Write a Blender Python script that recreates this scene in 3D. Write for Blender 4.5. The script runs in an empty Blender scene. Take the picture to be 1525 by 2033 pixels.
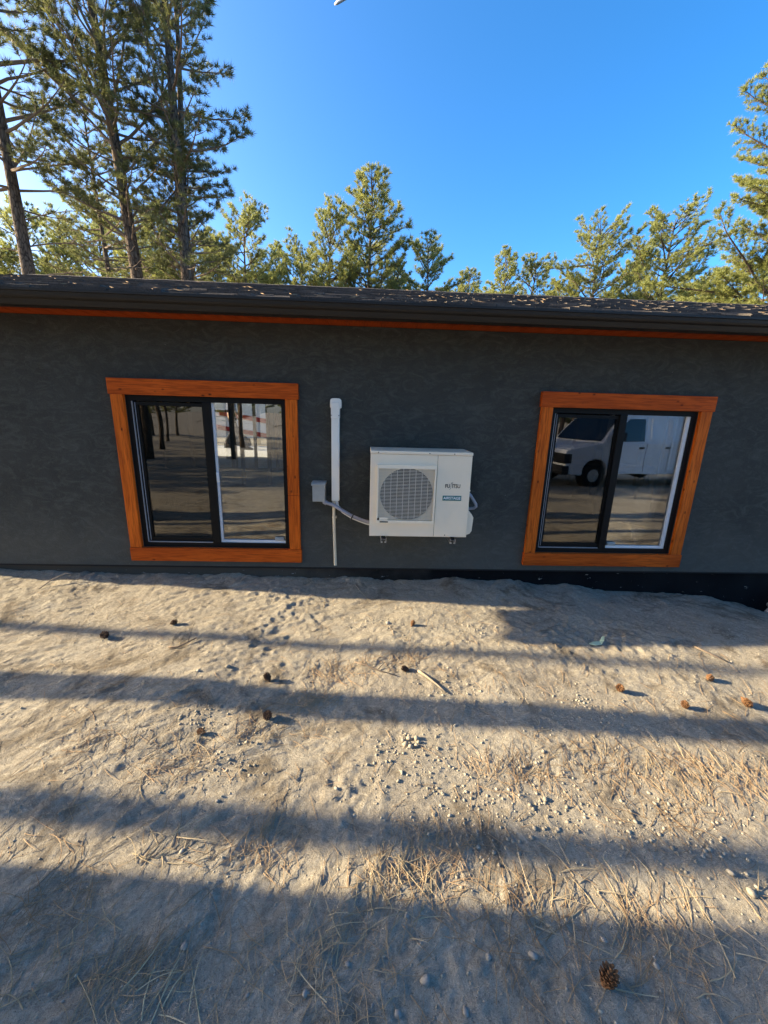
import bpy, bmesh, math, random
import numpy as np
from mathutils import Vector, Matrix
C = bpy.context
SC = C.scene
COL = SC.collection
R = math.radians
random.seed(7)

# ------------------------------------------------------------------ camera
cd = bpy.data.cameras.new('camera'); cam = bpy.data.objects.new('camera', cd); COL.objects.link(cam)
rt = Vector((0.99892496, -0.03701532, 0.02790683)); up = Vector((-0.01802849, 0.24440484, 0.96950567))
fw = Vector((0.04270712, 0.96896653, -0.24347477))
cam.matrix_world = Matrix(((rt.x, up.x, -fw.x, 0), (rt.y, up.y, -fw.y, -3.4495), (rt.z, up.z, -fw.z, 1.52), (0, 0, 0, 1)))
cd.sensor_fit = 'HORIZONTAL'; cd.sensor_width = 36; cd.lens = 36 * 780 / 1525
cd.clip_start = 0.05; cd.clip_end = 6000
SC.camera = cam
# ------------------------------------------------------------------ sky, sun, exposure
SUN_EL, SUN_AZ = 20.3, 5.0          # sun stands to the left (-X), a little behind the wall (+Y)
sd = Vector((-math.cos(R(SUN_AZ)) * math.cos(R(SUN_EL)), math.sin(R(SUN_AZ)) * math.cos(R(SUN_EL)), math.sin(R(SUN_EL))))
W = bpy.data.worlds.new('World'); SC.world = W; W.use_nodes = True
nt = W.node_tree; nt.nodes.clear()
sky = nt.nodes.new('ShaderNodeTexSky'); sky.sky_type = 'NISHITA'; sky.sun_disc = False
sky.sun_elevation = R(SUN_EL); sky.sun_rotation = math.atan2(sd.x, sd.y)
sky.altitude = 2000; sky.air_density = 0.8; sky.dust_density = 9.0; sky.ozone_density = 3.5
hs = nt.nodes.new('ShaderNodeHueSaturation'); hs.inputs['Saturation'].default_value = 1.29
bg = nt.nodes.new('ShaderNodeBackground'); bg.inputs['Strength'].default_value = 0.15
wo = nt.nodes.new('ShaderNodeOutputWorld')
nt.links.new(sky.outputs[0], hs.inputs['Color']); nt.links.new(hs.outputs[0], bg.inputs[0]); nt.links.new(bg.outputs[0], wo.inputs[0])
sl = bpy.data.lights.new('sun', 'SUN'); sl.energy = 4.0; sl.angle = R(0.53); sl.color = (1.0, 0.90, 0.70)
so = bpy.data.objects.new('sun', sl); COL.objects.link(so); so.rotation_euler = sd.to_track_quat('Z', 'Y').to_euler(); so.location = (-20, 2, 12)
SC.view_settings.view_transform = 'Standard'; SC.view_settings.look = 'None'; SC.view_settings.gamma = 1
SC.view_settings.use_curve_mapping = False; SC.view_settings.exposure = 2.05; SC.view_settings.use_white_balance = True; SC.view_settings.white_balance_temperature = 7800
SC.cycles.use_denoising = True; SC.cycles.max_bounces = 8; SC.cycles.transparent_max_bounces = 24
SC.cycles.sample_clamp_indirect = 6

# ------------------------------------------------------------------ materials
class M_:
    def __init__(s, name, rough=0.7, spec=0.3, metal=0.0):
        s.m = bpy.data.materials.new(name); s.m.use_nodes = True; s.t = s.m.node_tree; s.n = s.t.nodes
        s.b = s.n['Principled BSDF']; s.b.inputs['Roughness'].default_value = rough
        s.b.inputs['Specular IOR Level'].default_value = spec; s.b.inputs['Metallic'].default_value = metal
        s.tc = s.n.new('ShaderNodeTexCoord')
    def L(s, a, b): s.t.links.new(a, b)
    def map(s, scale=(1, 1, 1), src='Object', rot=(0, 0, 0)):
        mp = s.n.new('ShaderNodeMapping'); mp.inputs['Scale'].default_value = scale; mp.inputs['Rotation'].default_value = rot
        s.L(s.tc.outputs[src], mp.inputs[0]); return mp.outputs[0]
    def noise(s, scale, detail=4, vec=None, rough=0.55, dist=0.0):
        n = s.n.new('ShaderNodeTexNoise'); n.inputs['Scale'].default_value = scale; n.inputs['Detail'].default_value = detail
        n.inputs['Roughness'].default_value = rough; n.inputs['Distortion'].default_value = dist
        s.L(vec or s.tc.outputs['Object'], n.inputs['Vector']); return n.outputs['Fac']
    def voro(s, scale, vec=None, feat='F1'):
        n = s.n.new('ShaderNodeTexVoronoi'); n.inputs['Scale'].default_value = scale; n.feature = feat
        s.L(vec or s.tc.outputs['Object'], n.inputs['Vector']); return n.outputs['Distance']
    def ramp(s, fac, stops):
        r = s.n.new('ShaderNodeValToRGB'); e = r.color_ramp.elements
        while len(e) > 1: e.remove(e[-1])
        e[0].position = stops[0][0]; e[0].color = (*stops[0][1], 1)
        for p, c in stops[1:]: q = e.new(p); q.color = (*c, 1)
        s.L(fac, r.inputs[0]); return r.outputs[0]
    def mix(s, fac, a, b, mode='MIX'):
        m = s.n.new('ShaderNodeMix'); m.data_type = 'RGBA'; m.blend_type = mode
        for v, i in ((fac, 0), (a, 6), (b, 7)):
            if isinstance(v, (int, float)): m.inputs[i].default_value = v
            elif isinstance(v, tuple): m.inputs[i].default_value = (*v, 1)
            else: s.L(v, m.inputs[i])
        return m.outputs[2]
    def math(s, op, a, b=0.0):
        m = s.n.new('ShaderNodeMath'); m.operation = op
        for v, i in ((a, 0), (b, 1)):
            if isinstance(v, (int, float)): m.inputs[i].default_value = v
            else: s.L(v, m.inputs[i])
        return m.outputs[0]
    def color(s, c):
        if isinstance(c, tuple): s.b.inputs['Base Color'].default_value = (*c, 1)
        else: s.L(c, s.b.inputs['Base Color'])
        return s
    def bump(s, h, strength=0.3, dist=0.01):
        b = s.n.new('ShaderNodeBump'); b.inputs['Strength'].default_value = strength; b.inputs['Distance'].default_value = dist
        s.L(h, b.inputs['Height']); s.L(b.outputs[0], s.b.inputs['Normal']); return s

def plain(name, col, rough=0.6, spec=0.3, metal=0.0, var=0.12, sc=25, bump=0.05):
    m = M_(name, rough, spec, metal); n = m.noise(sc, 5)
    lo = tuple(c * (1 - var) for c in col); hi = tuple(min(1, c * (1 + var)) for c in col)
    m.color(m.ramp(n, [(0.3, lo), (0.7, hi)])).bump(m.noise(sc * 8, 3), bump, 0.003); return m.m

def mk_stucco():
    m = M_('dark_stucco', 0.88, 0.25)
    big = m.noise(1.6, 7, None, 0.65, 1.5); sm = m.noise(6, 8, m.map((1, 1, 2.0)), 0.7, 2.0); fine = m.noise(170, 4)
    c = m.ramp(big, [(0.3, (0.033, 0.037, 0.034)), (0.7, (0.056, 0.061, 0.055))])
    c = m.mix(m.ramp(sm, [(0.47, (0, 0, 0)), (0.70, (0.75, 0.75, 0.75))]), c, (0.105, 0.116, 0.102))
    c = m.mix(0.35, c, m.ramp(fine, [(0.35, (0.018, 0.018, 0.016)), (0.65, (0.085, 0.084, 0.076))]))
    # a few pale specks of dust and mortar
    v = m.voro(5.5); c = m.mix(m.ramp(v, [(0.0, (1, 1, 1)), (0.028, (0, 0, 0))]), c, (0.22, 0.22, 0.2))
    # paler low on the wall: dust, plus ground bounce light painted into the colour
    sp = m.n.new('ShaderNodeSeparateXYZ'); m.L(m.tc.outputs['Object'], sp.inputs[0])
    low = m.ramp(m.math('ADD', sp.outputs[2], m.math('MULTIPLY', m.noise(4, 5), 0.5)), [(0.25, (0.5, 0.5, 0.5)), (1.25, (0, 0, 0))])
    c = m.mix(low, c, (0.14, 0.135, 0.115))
    m.color(c); h = m.math('ADD', m.math('MULTIPLY', fine, 0.5), m.math('MULTIPLY', m.noise(28, 7, None, 0.6, 1.2), 1.3))
    m.bump(h, 0.8, 0.006); return m.m

def mk_foundation():
    m = M_('damp_proofed_concrete', 0.8, 0.1)
    c = m.ramp(m.noise(3, 5), [(0.3, (0.004, 0.004, 0.005)), (0.7, (0.010, 0.010, 0.011))])
    sp = m.n.new('ShaderNodeSeparateXYZ'); m.L(m.tc.outputs['Object'], sp.inputs[0])
    left = m.ramp(m.math('ADD', m.math('MULTIPLY', sp.outputs[0], -0.5), m.noise(3, 4)), [(0.2, (0, 0, 0)), (0.9, (1, 1, 1))])
    c = m.mix(left, c, (0.085, 0.072, 0.058))
    patch = m.ramp(m.noise(11, 6, m.map((1, 1, 3)), 0.7), [(0.655, (0, 0, 0)), (0.67, (1, 1, 1))])
    c = m.mix(patch, c, (0.32, 0.31, 0.29)); m.color(c).bump(m.noise(40, 5), 0.4, 0.006); return m.m

def mk_wood(name, axis, dark, light, knots=11, rough=0.5):
    m = M_(name, rough, 0.12)
    sc = {'x': (1.2, 22, 22), 'z': (22, 22, 1.2), 'y': (22, 1.2, 22)}[axis]
    vec = m.map(sc); g = m.noise(1.6, 7, vec, 0.6, 0.6); g2 = m.noise(6, 3, vec)
    c = m.ramp(g, [(0.28, dark), (0.5, tuple((a + b) / 2 for a, b in zip(dark, light))), (0.7, light)])
    c = m.mix(0.45, c, m.ramp(g2, [(0.38, tuple(a * .55 for a in dark)), (0.55, light)]))
    pv = m.noise(1.1, 2, m.map({'x': (0.9, 3, 3), 'z': (3, 3, 0.9), 'y': (3, 0.9, 3)}[axis]))
    c = m.mix(m.ramp(pv, [(0.4, (0, 0, 0)), (0.65, (0.6, 0.6, 0.6))]), c, tuple(a * 0.72 for a in dark))
    ks = {'x': (0.75, 1.1, 1.3), 'z': (1.3, 1.1, 0.75), 'y': (1.2, 0.75, 1.2)}[axis]
    kv = m.voro(knots, m.map(ks)); kk = m.math('ADD', kv, m.ramp(m.noise(3.3, 2), [(0.50, (0, 0, 0)), (0.72, (0.2, 0.2, 0.2))])); kk = m.math('ADD', kk, m.math('MULTIPLY', m.noise(45, 3), 0.07)); c = m.mix(m.ramp(kk, [(0.07, (1, 1, 1)), (0.20, (0, 0, 0))]), c, (0.085, 0.014, 0.004))
    m.color(c).bump(g, 0.15, 0.003); return m.m

def mk_dirt():
    m = M_('dry_sandy_dirt', 0.95, 0.1)
    a = m.noise(0.9, 7, None, 0.6, 1.2); b = m.noise(4.5, 8, None, 0.65, 1.0); f = m.noise(55, 7, None, 0.75); g = m.noise(380, 3)
    c = m.ramp(a, [(0.34, (0.215, 0.185, 0.145)), (0.5, (0.32, 0.285, 0.225)), (0.66, (0.43, 0.395, 0.32))])
    c = m.mix(0.55, c, m.ramp(b, [(0.32, (0.15, 0.125, 0.098)), (0.5, (0.33, 0.29, 0.23)), (0.68, (0.50, 0.46, 0.375))]))
    c = m.mix(0.5, c, m.ramp(f, [(0.32, (0.11, 0.088, 0.068)), (0.5, (0.32, 0.28, 0.22)), (0.66, (0.56, 0.50, 0.41))]))
    c = m.mix(0.22, c, m.ramp(g, [(0.35, (0.09, 0.07, 0.055)), (0.65, (0.6, 0.55, 0.46))]))
    gr = m.voro(150); c = m.mix(m.ramp(gr, [(0.07, (0.8, 0.8, 0.8)), (0.14, (0, 0, 0))]), c, (0.50, 0.48, 0.44))
    gr2 = m.voro(85); c = m.mix(m.ramp(gr2, [(0.07, (0.9, 0.9, 0.9)), (0.16, (0, 0, 0))]), c, (0.10, 0.08, 0.062))
    org = m.ramp(m.noise(1.9, 8, None, 0.75, 1.0), [(0.53, (0, 0, 0)), (0.64, (0.75, 0.75, 0.75))])
    c = m.mix(org, c, (0.115, 0.090, 0.064)); m.color(c)
    h = m.math('ADD', m.math('MULTIPLY', f, 1.0), m.math('MULTIPLY', g, 0.45)); h = m.math('ADD', h, m.math('MULTIPLY', m.noise(150, 4), 0.5))
    m.bump(h, 1.0, 0.011); return m.m

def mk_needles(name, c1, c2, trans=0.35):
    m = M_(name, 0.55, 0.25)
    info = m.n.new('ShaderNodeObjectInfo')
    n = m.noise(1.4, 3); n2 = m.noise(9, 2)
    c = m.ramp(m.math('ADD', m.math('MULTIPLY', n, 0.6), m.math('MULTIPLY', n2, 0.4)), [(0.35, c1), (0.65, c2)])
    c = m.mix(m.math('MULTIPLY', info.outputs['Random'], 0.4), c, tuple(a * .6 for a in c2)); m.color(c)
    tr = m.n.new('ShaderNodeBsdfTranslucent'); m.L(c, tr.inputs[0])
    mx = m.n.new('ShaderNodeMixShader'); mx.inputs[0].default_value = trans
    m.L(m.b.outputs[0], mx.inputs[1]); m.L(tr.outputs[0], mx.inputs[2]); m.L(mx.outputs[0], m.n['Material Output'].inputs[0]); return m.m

def mk_bark(name='pine_bark', k=1.0):
    m = M_(name, 0.9, 0.1); v = m.voro(5, m.map((3, 3, 0.9)), 'DISTANCE_TO_EDGE'); n = m.noise(8, 6, m.map((2, 2, 0.6)))
    c = m.ramp(n, [(0.3, (0.075 * k, 0.055 * k, 0.042 * k)), (0.7, (0.19 * k, 0.145 * k, 0.11 * k))])
    c = m.mix(m.ramp(v, [(0.0, (1, 1, 1)), (0.12, (0, 0, 0))]), c, (0.03, 0.023, 0.018)); m.color(c).bump(v, 0.8, 0.03); return m.m

def mk_shingle():
    m = M_('asphalt_shingle', 0.92, 0.15)
    v = m.noise(3.2, 3, m.map((1, 2.4, 1))); f = m.noise(300, 2); 
    c = m.ramp(v, [(0.35, (0.022, 0.019, 0.018)), (0.5, (0.05, 0.042, 0.036)), (0.62, (0.13, 0.105, 0.088))])
    c = m.mix(0.35, c, m.ramp(f, [(0.4, (0.03, 0.026, 0.024)), (0.62, (0.24, 0.21, 0.19))])); m.color(c).bump(f, 0.5, 0.003); return m.m

def mk_glass(name, refl, tint=(0.82, 0.84, 0.83)):
    m = bpy.data.materials.new(name); m.use_nodes = True; t = m.node_tree; t.nodes.clear()
    o = t.nodes.new('ShaderNodeOutputMaterial'); tr = t.nodes.new('ShaderNodeBsdfTransparent'); tr.inputs[0].default_value = (*tint, 1)
    gl = t.nodes.new('ShaderNodeBsdfGlossy'); gl.inputs['Roughness'].default_value = 0.0
    fr = t.nodes.new('ShaderNodeFresnel'); fr.inputs['IOR'].default_value = 1.52
    ml = t.nodes.new('ShaderNodeMath'); ml.operation = 'MULTIPLY'; ml.inputs[1].default_value = refl; ml.use_clamp = True
    mx = t.nodes.new('ShaderNodeMixShader'); t.links.new(fr.outputs[0], ml.inputs[0]); t.links.new(ml.outputs[0], mx.inputs[0])
    # the slight waviness of a sealed double pane
    tc = t.nodes.new('ShaderNodeTexCoord'); nz = t.nodes.new('ShaderNodeTexNoise'); nz.inputs['Scale'].default_value = 2.2; nz.inputs['Detail'].default_value = 1
    bp = t.nodes.new('ShaderNodeBump'); bp.inputs['Strength'].default_value = 0.12; bp.inputs['Distance'].default_value = 0.01
    t.links.new(tc.outputs['Object'], nz.inputs['Vector']); t.links.new(nz.outputs['Fac'], bp.inputs['Height']); t.links.new(bp.outputs[0], gl.inputs['Normal'])
    t.links.new(tr.outputs[0], mx.inputs[1]); t.links.new(gl.outputs[0], mx.inputs[2]); t.links.new(mx.outputs[0], o.inputs[0]); return m

MAT = dict(
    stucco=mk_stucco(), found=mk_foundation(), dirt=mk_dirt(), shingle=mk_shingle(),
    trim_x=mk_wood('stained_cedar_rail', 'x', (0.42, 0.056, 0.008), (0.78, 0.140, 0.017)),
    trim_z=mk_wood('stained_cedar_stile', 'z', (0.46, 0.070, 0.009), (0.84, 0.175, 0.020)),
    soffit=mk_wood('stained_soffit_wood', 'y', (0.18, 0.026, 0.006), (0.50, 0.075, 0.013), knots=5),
    stud=mk_wood('framing_lumber', 'z', (0.22, 0.14, 0.07), (0.36, 0.25, 0.14), knots=4, rough=0.7),
    plank=mk_wood('sawn_plank', 'x', (0.34, 0.24, 0.14), (0.5, 0.38, 0.24), knots=4, rough=0.7),
    osb=plain('subfloor_board', (0.26, 0.24, 0.21), 0.7, var=0.25, sc=12),
    drywall=plain('unpainted_board', (0.16, 0.14, 0.12), 0.8),
    gutter=plain('dark_bronze_metal', (0.022, 0.018, 0.015), 0.42, 0.3, 0.0, 0.08, 6, 0.02),
    fascia=plain('fascia_paint', (0.014, 0.012, 0.012), 0.6),
    black=plain('black_vinyl', (0.007, 0.007, 0.007), 0.5, 0.15, var=0.05),
    greytrack=plain('grey_track_vinyl', (0.30, 0.31, 0.33), 0.4, 0.4),
    white=plain('white_vinyl', (0.72, 0.73, 0.74), 0.4, 0.4, var=0.03),
    ac=plain('beige_enamel', (0.86, 0.735, 0.56), 0.42, 0.45, var=0.02, sc=6, bump=0.015),
    acframe=plain('pale_beige_plastic', (0.88, 0.77, 0.60), 0.45, 0.4, var=0.02, bump=0.01),
    wire=plain('grille_wire_plastic', (0.74, 0.66, 0.54), 0.45, 0.4, var=0.03),
    acdark=plain('fan_black', (0.006, 0.006, 0.008), 0.8, 0.1), coil=plain('coil_fins', (0.10, 0.11, 0.13), 0.35, 0.5, 0.6),
    fan=plain('fan_blade_grey', (0.012, 0.013, 0.017), 0.45),
    teal=plain('teal_print', (0.002, 0.15, 0.15), 0.4, var=0.03), ink=plain('dark_ink', (0.03, 0.025, 0.025), 0.5),
    inkw=plain('white_ink', (0.8, 0.82, 0.82), 0.5), red=plain('red_ink', (0.35, 0.05, 0.04), 0.5),
    sticker=plain('silver_sticker', (0.5, 0.49, 0.46), 0.4),
    duct=plain('off_white_cover', (0.82, 0.80, 0.73), 0.42, 0.4, var=0.03, sc=4, bump=0.01),
    pvc=plain('cream_pvc', (0.70, 0.61, 0.46), 0.45, 0.4, var=0.05, sc=8, bump=0.01),
    conduit=plain('grey_conduit', (0.30, 0.31, 0.36), 0.5, var=0.06), boxg=plain('grey_enamel_steel', (0.33, 0.35, 0.34), 0.45, 0.4, var=0.06),
    galv=plain('galvanised_steel', (0.45, 0.47, 0.5), 0.35, 0.5, 0.8, var=0.2, sc=18), bolt=plain('dark_bolt', (0.05, 0.05, 0.05), 0.4, 0.5, 0.5),
    bark=mk_bark(), twig=plain('dead_twig', (0.17, 0.13, 0.10), 0.9, 0.1), drytwig=plain('sun_bleached_stick', (0.30, 0.24, 0.18), 0.9, 0.1, var=0.3, sc=40),
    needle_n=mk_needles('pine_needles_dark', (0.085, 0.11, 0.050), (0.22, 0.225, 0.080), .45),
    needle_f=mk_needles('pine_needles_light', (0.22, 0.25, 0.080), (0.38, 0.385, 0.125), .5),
    litter=plain('dead_pine_needles', (0.36, 0.24, 0.14), 0.8, 0.15, var=0.45, sc=2.5),
    straw=plain('dry_grass_blades', (0.42, 0.33, 0.21), 0.85, 0.1, var=0.35, sc=3),
    clod=plain('dirt_clod', (0.31, 0.275, 0.22), 0.95, 0.1, var=0.3, sc=9, bump=0.5),
    stone=plain('pale_stone', (0.31, 0.285, 0.25), 0.85, 0.2, var=0.25, sc=30, bump=0.4),
    cone=plain('pine_cone_scale', (0.17, 0.085, 0.042), 0.8, 0.2, var=0.5, sc=45), coneD=plain('old_cone_scale', (0.075, 0.048, 0.035), 0.85, 0.15, var=0.5, sc=45),
    vapour=plain('vapour', (0.95, 0.95, 0.95), 1.0, 0.0, var=0.0),
    van=plain('white_van_paint', (0.72, 0.74, 0.77), 0.28, 0.5, var=0.02, sc=2, bump=0.0), vglass=plain('van_window_glass', (0.015, 0.018, 0.02), 0.06, 0.6, var=0.02, bump=0.0),
    vdark=plain('van_black_plastic', (0.015, 0.015, 0.016), 0.6), tyre=plain('tyre_rubber', (0.012, 0.012, 0.012), 0.85), rim=plain('steel_rim', (0.38, 0.38, 0.4), 0.35, 0.5, 0.7), lamp=plain('headlight_lens', (0.5, 0.5, 0.5), 0.15, 0.6),
    truckred=plain('red_paint', (0.42, 0.02, 0.02), 0.4), conc=plain('pale_concrete', (0.55, 0.54, 0.52), 0.85, var=0.1),
    shirt=plain('blue_grey_cotton', (0.14, 0.16, 0.22), 0.9), jeans=plain('dark_trousers', (0.022, 0.022, 0.028), 0.9), skin=plain('skin', (0.42, 0.24, 0.17), 0.6), hair=plain('brown_hair', (0.05, 0.03, 0.02), 0.8), boot=plain('dark_boot', (0.02, 0.018, 0.016), 0.7),
    leafgreen=plain('pale_green_leaf', (0.36, 0.46, 0.33), 0.7),
    glass=mk_glass('window_glass', 4.3), glassd=mk_glass('sash_glass', 2.5, (0.45, 0.43, 0.40)), curtain=plain('dark_brown_screen', (0.05, 0.045, 0.04), 0.9),
)

# ------------------------------------------------------------------ mesh helpers
class MB:
    def __init__(s): s.v = []; s.f = []
    def add(s, vs, fs): k = len(s.v); s.v += [tuple(p) for p in vs]; s.f += [tuple(i + k for i in q) for q in fs]; return s
    def box(s, x0, x1, y0, y1, z0, z1):
        v = [(x, y, z) for z in (z0, z1) for y in (y0, y1) for x in (x0, x1)]
        return s.add(v, [(0, 2, 3, 1), (4, 5, 7, 6), (0, 1, 5, 4), (2, 6, 7, 3), (0, 4, 6, 2), (1, 3, 7, 5)])
    def tube(s, pts, rad, n=8, cap=True):
        pts = [Vector(p) for p in pts]; rad = rad if hasattr(rad, '__len__') else [rad] * len(pts); vs = []; fs = []
        prev = None
        for i, p in enumerate(pts):
            d = (pts[min(i + 1, len(pts) - 1)] - pts[max(i - 1, 0)]).normalized()
            if prev is None: a = d.orthogonal().normalized()
            else: a = (prev - d * prev.dot(d)).normalized()
            prev = a; b = d.cross(a)
            for k in range(n): t = 2 * math.pi * k / n; vs.append(p + (a * math.cos(t) + b * math.sin(t)) * rad[i])
        for i in range(len(pts) - 1):
            for k in range(n): fs.append((i * n + k, i * n + (k + 1) % n, (i + 1) * n + (k + 1) % n, (i + 1) * n + k))
        if cap: fs.append(tuple(range(n - 1, -1, -1))); fs.append(tuple(range((len(pts) - 1) * n, len(pts) * n)))
        return s.add(vs, fs)
    def prism(s, poly, a0, a1, axis='x'):
        """poly of 2-D points swept along an axis: x -> (y,z), y -> (x,z), z -> (x,y)"""
        def P(p, a): return {'x': (a, p[0], p[1]), 'y': (p[0], a, p[1]), 'z': (p[0], p[1], a)}[axis]
        n = len(poly); vs = [P(p, a0) for p in poly] + [P(p, a1) for p in poly]
        fs = [tuple(range(n - 1, -1, -1)), tuple(range(n, 2 * n))] + [(k, (k + 1) % n, (k + 1) % n + n, k + n) for k in range(n)]
        return s.add(vs, fs)
    def disc(s, c, r, y0, y1, n=24, r2=None):
        r2 = r if r2 is None else r2
        vs = [(c[0] + r * math.cos(2 * math.pi * k / n), y0, c[1] + r * math.sin(2 * math.pi * k / n)) for k in range(n)]
        vs += [(c[0] + r2 * math.cos(2 * math.pi * k / n), y1, c[1] + r2 * math.sin(2 * math.pi * k / n)) for k in range(n)]
        return s.add(vs, [tuple(range(n)), tuple(range(2 * n - 1, n - 1, -1))] + [(k, k + n, (k + 1) % n + n, (k + 1) % n) for k in range(n)])
    def build(s, name, mat, parent=None, bevel=0.0, smooth=False, loc=None):
        me = bpy.data.meshes.new(name); me.from_pydata(s.v, [], s.f)
        bm = bmesh.new(); bm.from_mesh(me); bmesh.ops.recalc_face_normals(bm, faces=bm.faces)
        if bevel: bmesh.ops.bevel(bm, geom=[e for e in bm.edges if len(e.link_faces) == 2 and e.calc_face_angle(0) > 0.5], offset=bevel, segments=2, profile=0.6, affect='EDGES')
        bm.to_mesh(me); bm.free(); me.update(); me.materials.append(mat)
        if smooth:
            for p in me.polygons: p.use_smooth = True
        return link(name, me, parent, loc)
def link(name, me, parent=None, loc=None):
    o = bpy.data.objects.new(name, me); COL.objects.link(o)
    if parent is not None: o.parent = parent
    if loc is not None: o.location = loc
    return o
def tag(o, label=None, cat=None, group=None, kind=None):
    if label: o['label'] = label
    if cat: o['category'] = cat
    if group: o['group'] = group
    if kind: o['kind'] = kind
    return o
def empty(name, loc=(0, 0, 0), rz=0.0):
    o = bpy.data.objects.new(name, None); COL.objects.link(o); o.location = loc; o.rotation_euler[2] = rz; o.empty_display_size = 0.1; return o
def np_mesh(name, v, f, mat, nper=3):
    """fast mesh of equal-sized faces from numpy arrays"""
    me = bpy.data.meshes.new(name); v = np.asarray(v, np.float32); f = np.asarray(f, np.int32)
    me.vertices.add(len(v)); me.vertices.foreach_set('co', v.ravel()); me.loops.add(f.size); me.loops.foreach_set('vertex_index', f.ravel())
    me.polygons.add(len(f)); me.polygons.foreach_set('loop_start', np.arange(0, f.size, nper, dtype=np.int32))
    try: me.polygons.foreach_set('loop_total', np.full(len(f), nper, np.int32))
    except Exception: pass
    me.update(calc_edges=True); me.validate(); me.materials.append(mat); return me
def copy_tree(o, parent=None):
    c = o.copy(); COL.objects.link(c)
    if parent is not None: c.parent = parent
    for ch in list(o.children): copy_tree(ch, c)
    return c

# ------------------------------------------------------------------ ground
_rs = np.random.RandomState(3); _T = _rs.rand(256, 256)
def vn(x, y, s, seed=0):
    x = np.asarray(x) / s + 37.3 * seed + 500; y = np.asarray(y) / s + 91.7 * seed + 500
    xi = np.floor(x).astype(int); yi = np.floor(y).astype(int); fx = x - xi; fy = y - yi
    fx = fx * fx * (3 - 2 * fx); fy = fy * fy * (3 - 2 * fy); g = lambda a, b: _T[a % 256, b % 256]
    return (g(xi, yi) * (1 - fx) + g(xi + 1, yi) * fx) * (1 - fy) + (g(xi, yi + 1) * (1 - fx) + g(xi + 1, yi + 1) * fx) * fy - 0.5
def gbase(x, y):
    yy = np.maximum(-np.asarray(y), -0.5)
    z = -0.045 * np.minimum(yy, 60)
    z = z + np.interp(x, [-3.3, -1.5, .17, 1.8, 3.36, 3.7, 4.0, 5], [.055, .017, 0, -.06, -.155, -.22, -.36, -.42]) * np.clip(1 - yy / 1.0, 0, 1.5)
    return z
PRINTS = [(-.62, -.72, .3), (-.15, -.66, .15), (.35, -.98, 2.9), (-1.5, -1.12, .5), (.95, -1.22, .1), (1.45, -1.25, -.2), (2.3, -1.0, .25), (-1.0, -1.55, .7), (.0, -2.05, 1.2), (-.45, -2.42, 1.4), (.45, -2.45, 1.7), (1.0, -1.75, 2.6), (-.9, -2.2, .9), (2.0, -1.75, .1), (-2.2, -.6, .2)]
def ground_z(x, y):
    x = np.asarray(x, float); y = np.asarray(y, float); z = gbase(x, y)
    near = np.clip(1 - (np.maximum(np.abs(x) - 5, 0) + np.maximum(np.abs(y + 1.5) - 3, 0)) / 3, 0, 1)
    z = z + near * (0.038 * vn(x, y, .9, 1) + 0.024 * vn(x, y, .38, 2))
    # raked / scraped marks running to the upper right, strongest at left
    u = x * 0.5 - y * 0.87; w = x * 0.87 + y * 0.5
    left = np.clip(0.9 - (x + 0.3) * 0.45, 0.25, 1.2) * (0.5 + vn(x, y, .8, 9) * 1.2)
    z = z + near * left * (0.014 * np.abs(vn(u, w * 0.28, .085, 4)) + 0.009 * vn(u, w * 0.3, .035, 5))
    z = z + near * (0.009 * vn(x, y, .16, 3) + (0.0025 + .0045 * np.clip(vn(x, y, 1.1, 21) * 3 + .5, 0, 1)) * np.abs(vn(u * .8, w * .6, .06, 6)) * 1.6 + 0.0052 * vn(x, y, .030, 7) * (1 + 1.8 * vn(x, y, .5, 23)) + 0.0040 * vn(x, y, .014, 8))
    for fx, fy, fa in PRINTS:
        c, q = math.cos(fa), math.sin(fa); lx = (x - fx) * c + (y - fy) * q; ly = -(x - fx) * q + (y - fy) * c
        r = np.sqrt((lx / .145) ** 2 + (ly / (.050 + .012 * np.sin(lx * 22))) ** 2); ins = np.clip((1.05 - r) * 5, 0, 1)
        z = z - ins * (.0035 + .0016 * np.sin(lx * 260)) + .0022 * np.exp(-((r - 1.22) / .16) ** 2)
    wall = np.clip(1 + y / 0.45, 0, 1); z = z + near * wall * (0.05 * vn(x, y, .3, 11) + 0.03 * np.abs(vn(x, y, .09, 12)))
    cl = np.clip(vn(x, y, .55, 14) * 2.5 - 0.15, 0, 1); z = z + near * cl * 0.020 * np.maximum(vn(x, y, .035, 15) + .1, 0)
    return z
def lines(lo, hi, step, far):
    a = list(np.arange(lo, hi, step)); s = step; x = a[-1]
    while x < far: s *= 1.28; x += s; a.append(x)
    s = step; x = a[0]; pre = []
    while x > -far: s *= 1.28; x -= s; pre.append(x)
    return np.array(pre[::-1] + a)
xs = lines(-3.6, 4.3, 0.0105, 450)
ya = list(np.arange(-3.0, -1.6, 0.0065)) + list(np.arange(-1.6, -0.7, 0.009)) + list(np.arange(-0.7, 0.08, 0.0105))
s_ = .01; y_ = ya[-1]
while y_ < 450: s_ *= 1.3; y_ += s_; ya.append(y_)
s_ = .0065; y_ = ya[0]; pre = []
while y_ > -450: s_ *= 1.22; y_ -= s_; pre.append(y_)
ys = np.array(pre[::-1] + ya)
X, Y = np.meshgrid(xs, ys); Z = ground_z(X, Y)
nx, ny = len(xs), len(ys); I = np.arange(nx * ny).reshape(ny, nx)
gf = np.stack([I[:-1, :-1], I[:-1, 1:], I[1:, 1:], I[1:, :-1]], -1).reshape(-1, 4)
gme = np_mesh('ground', np.stack([X, Y, Z], -1).reshape(-1, 3), gf, MAT['dirt'], 4)
gme.polygons.foreach_set('use_smooth', np.ones(len(gf), bool))
tag(link('ground', gme), 'bare sandy dirt sloping away from the house wall', None, None, 'structure')
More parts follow.
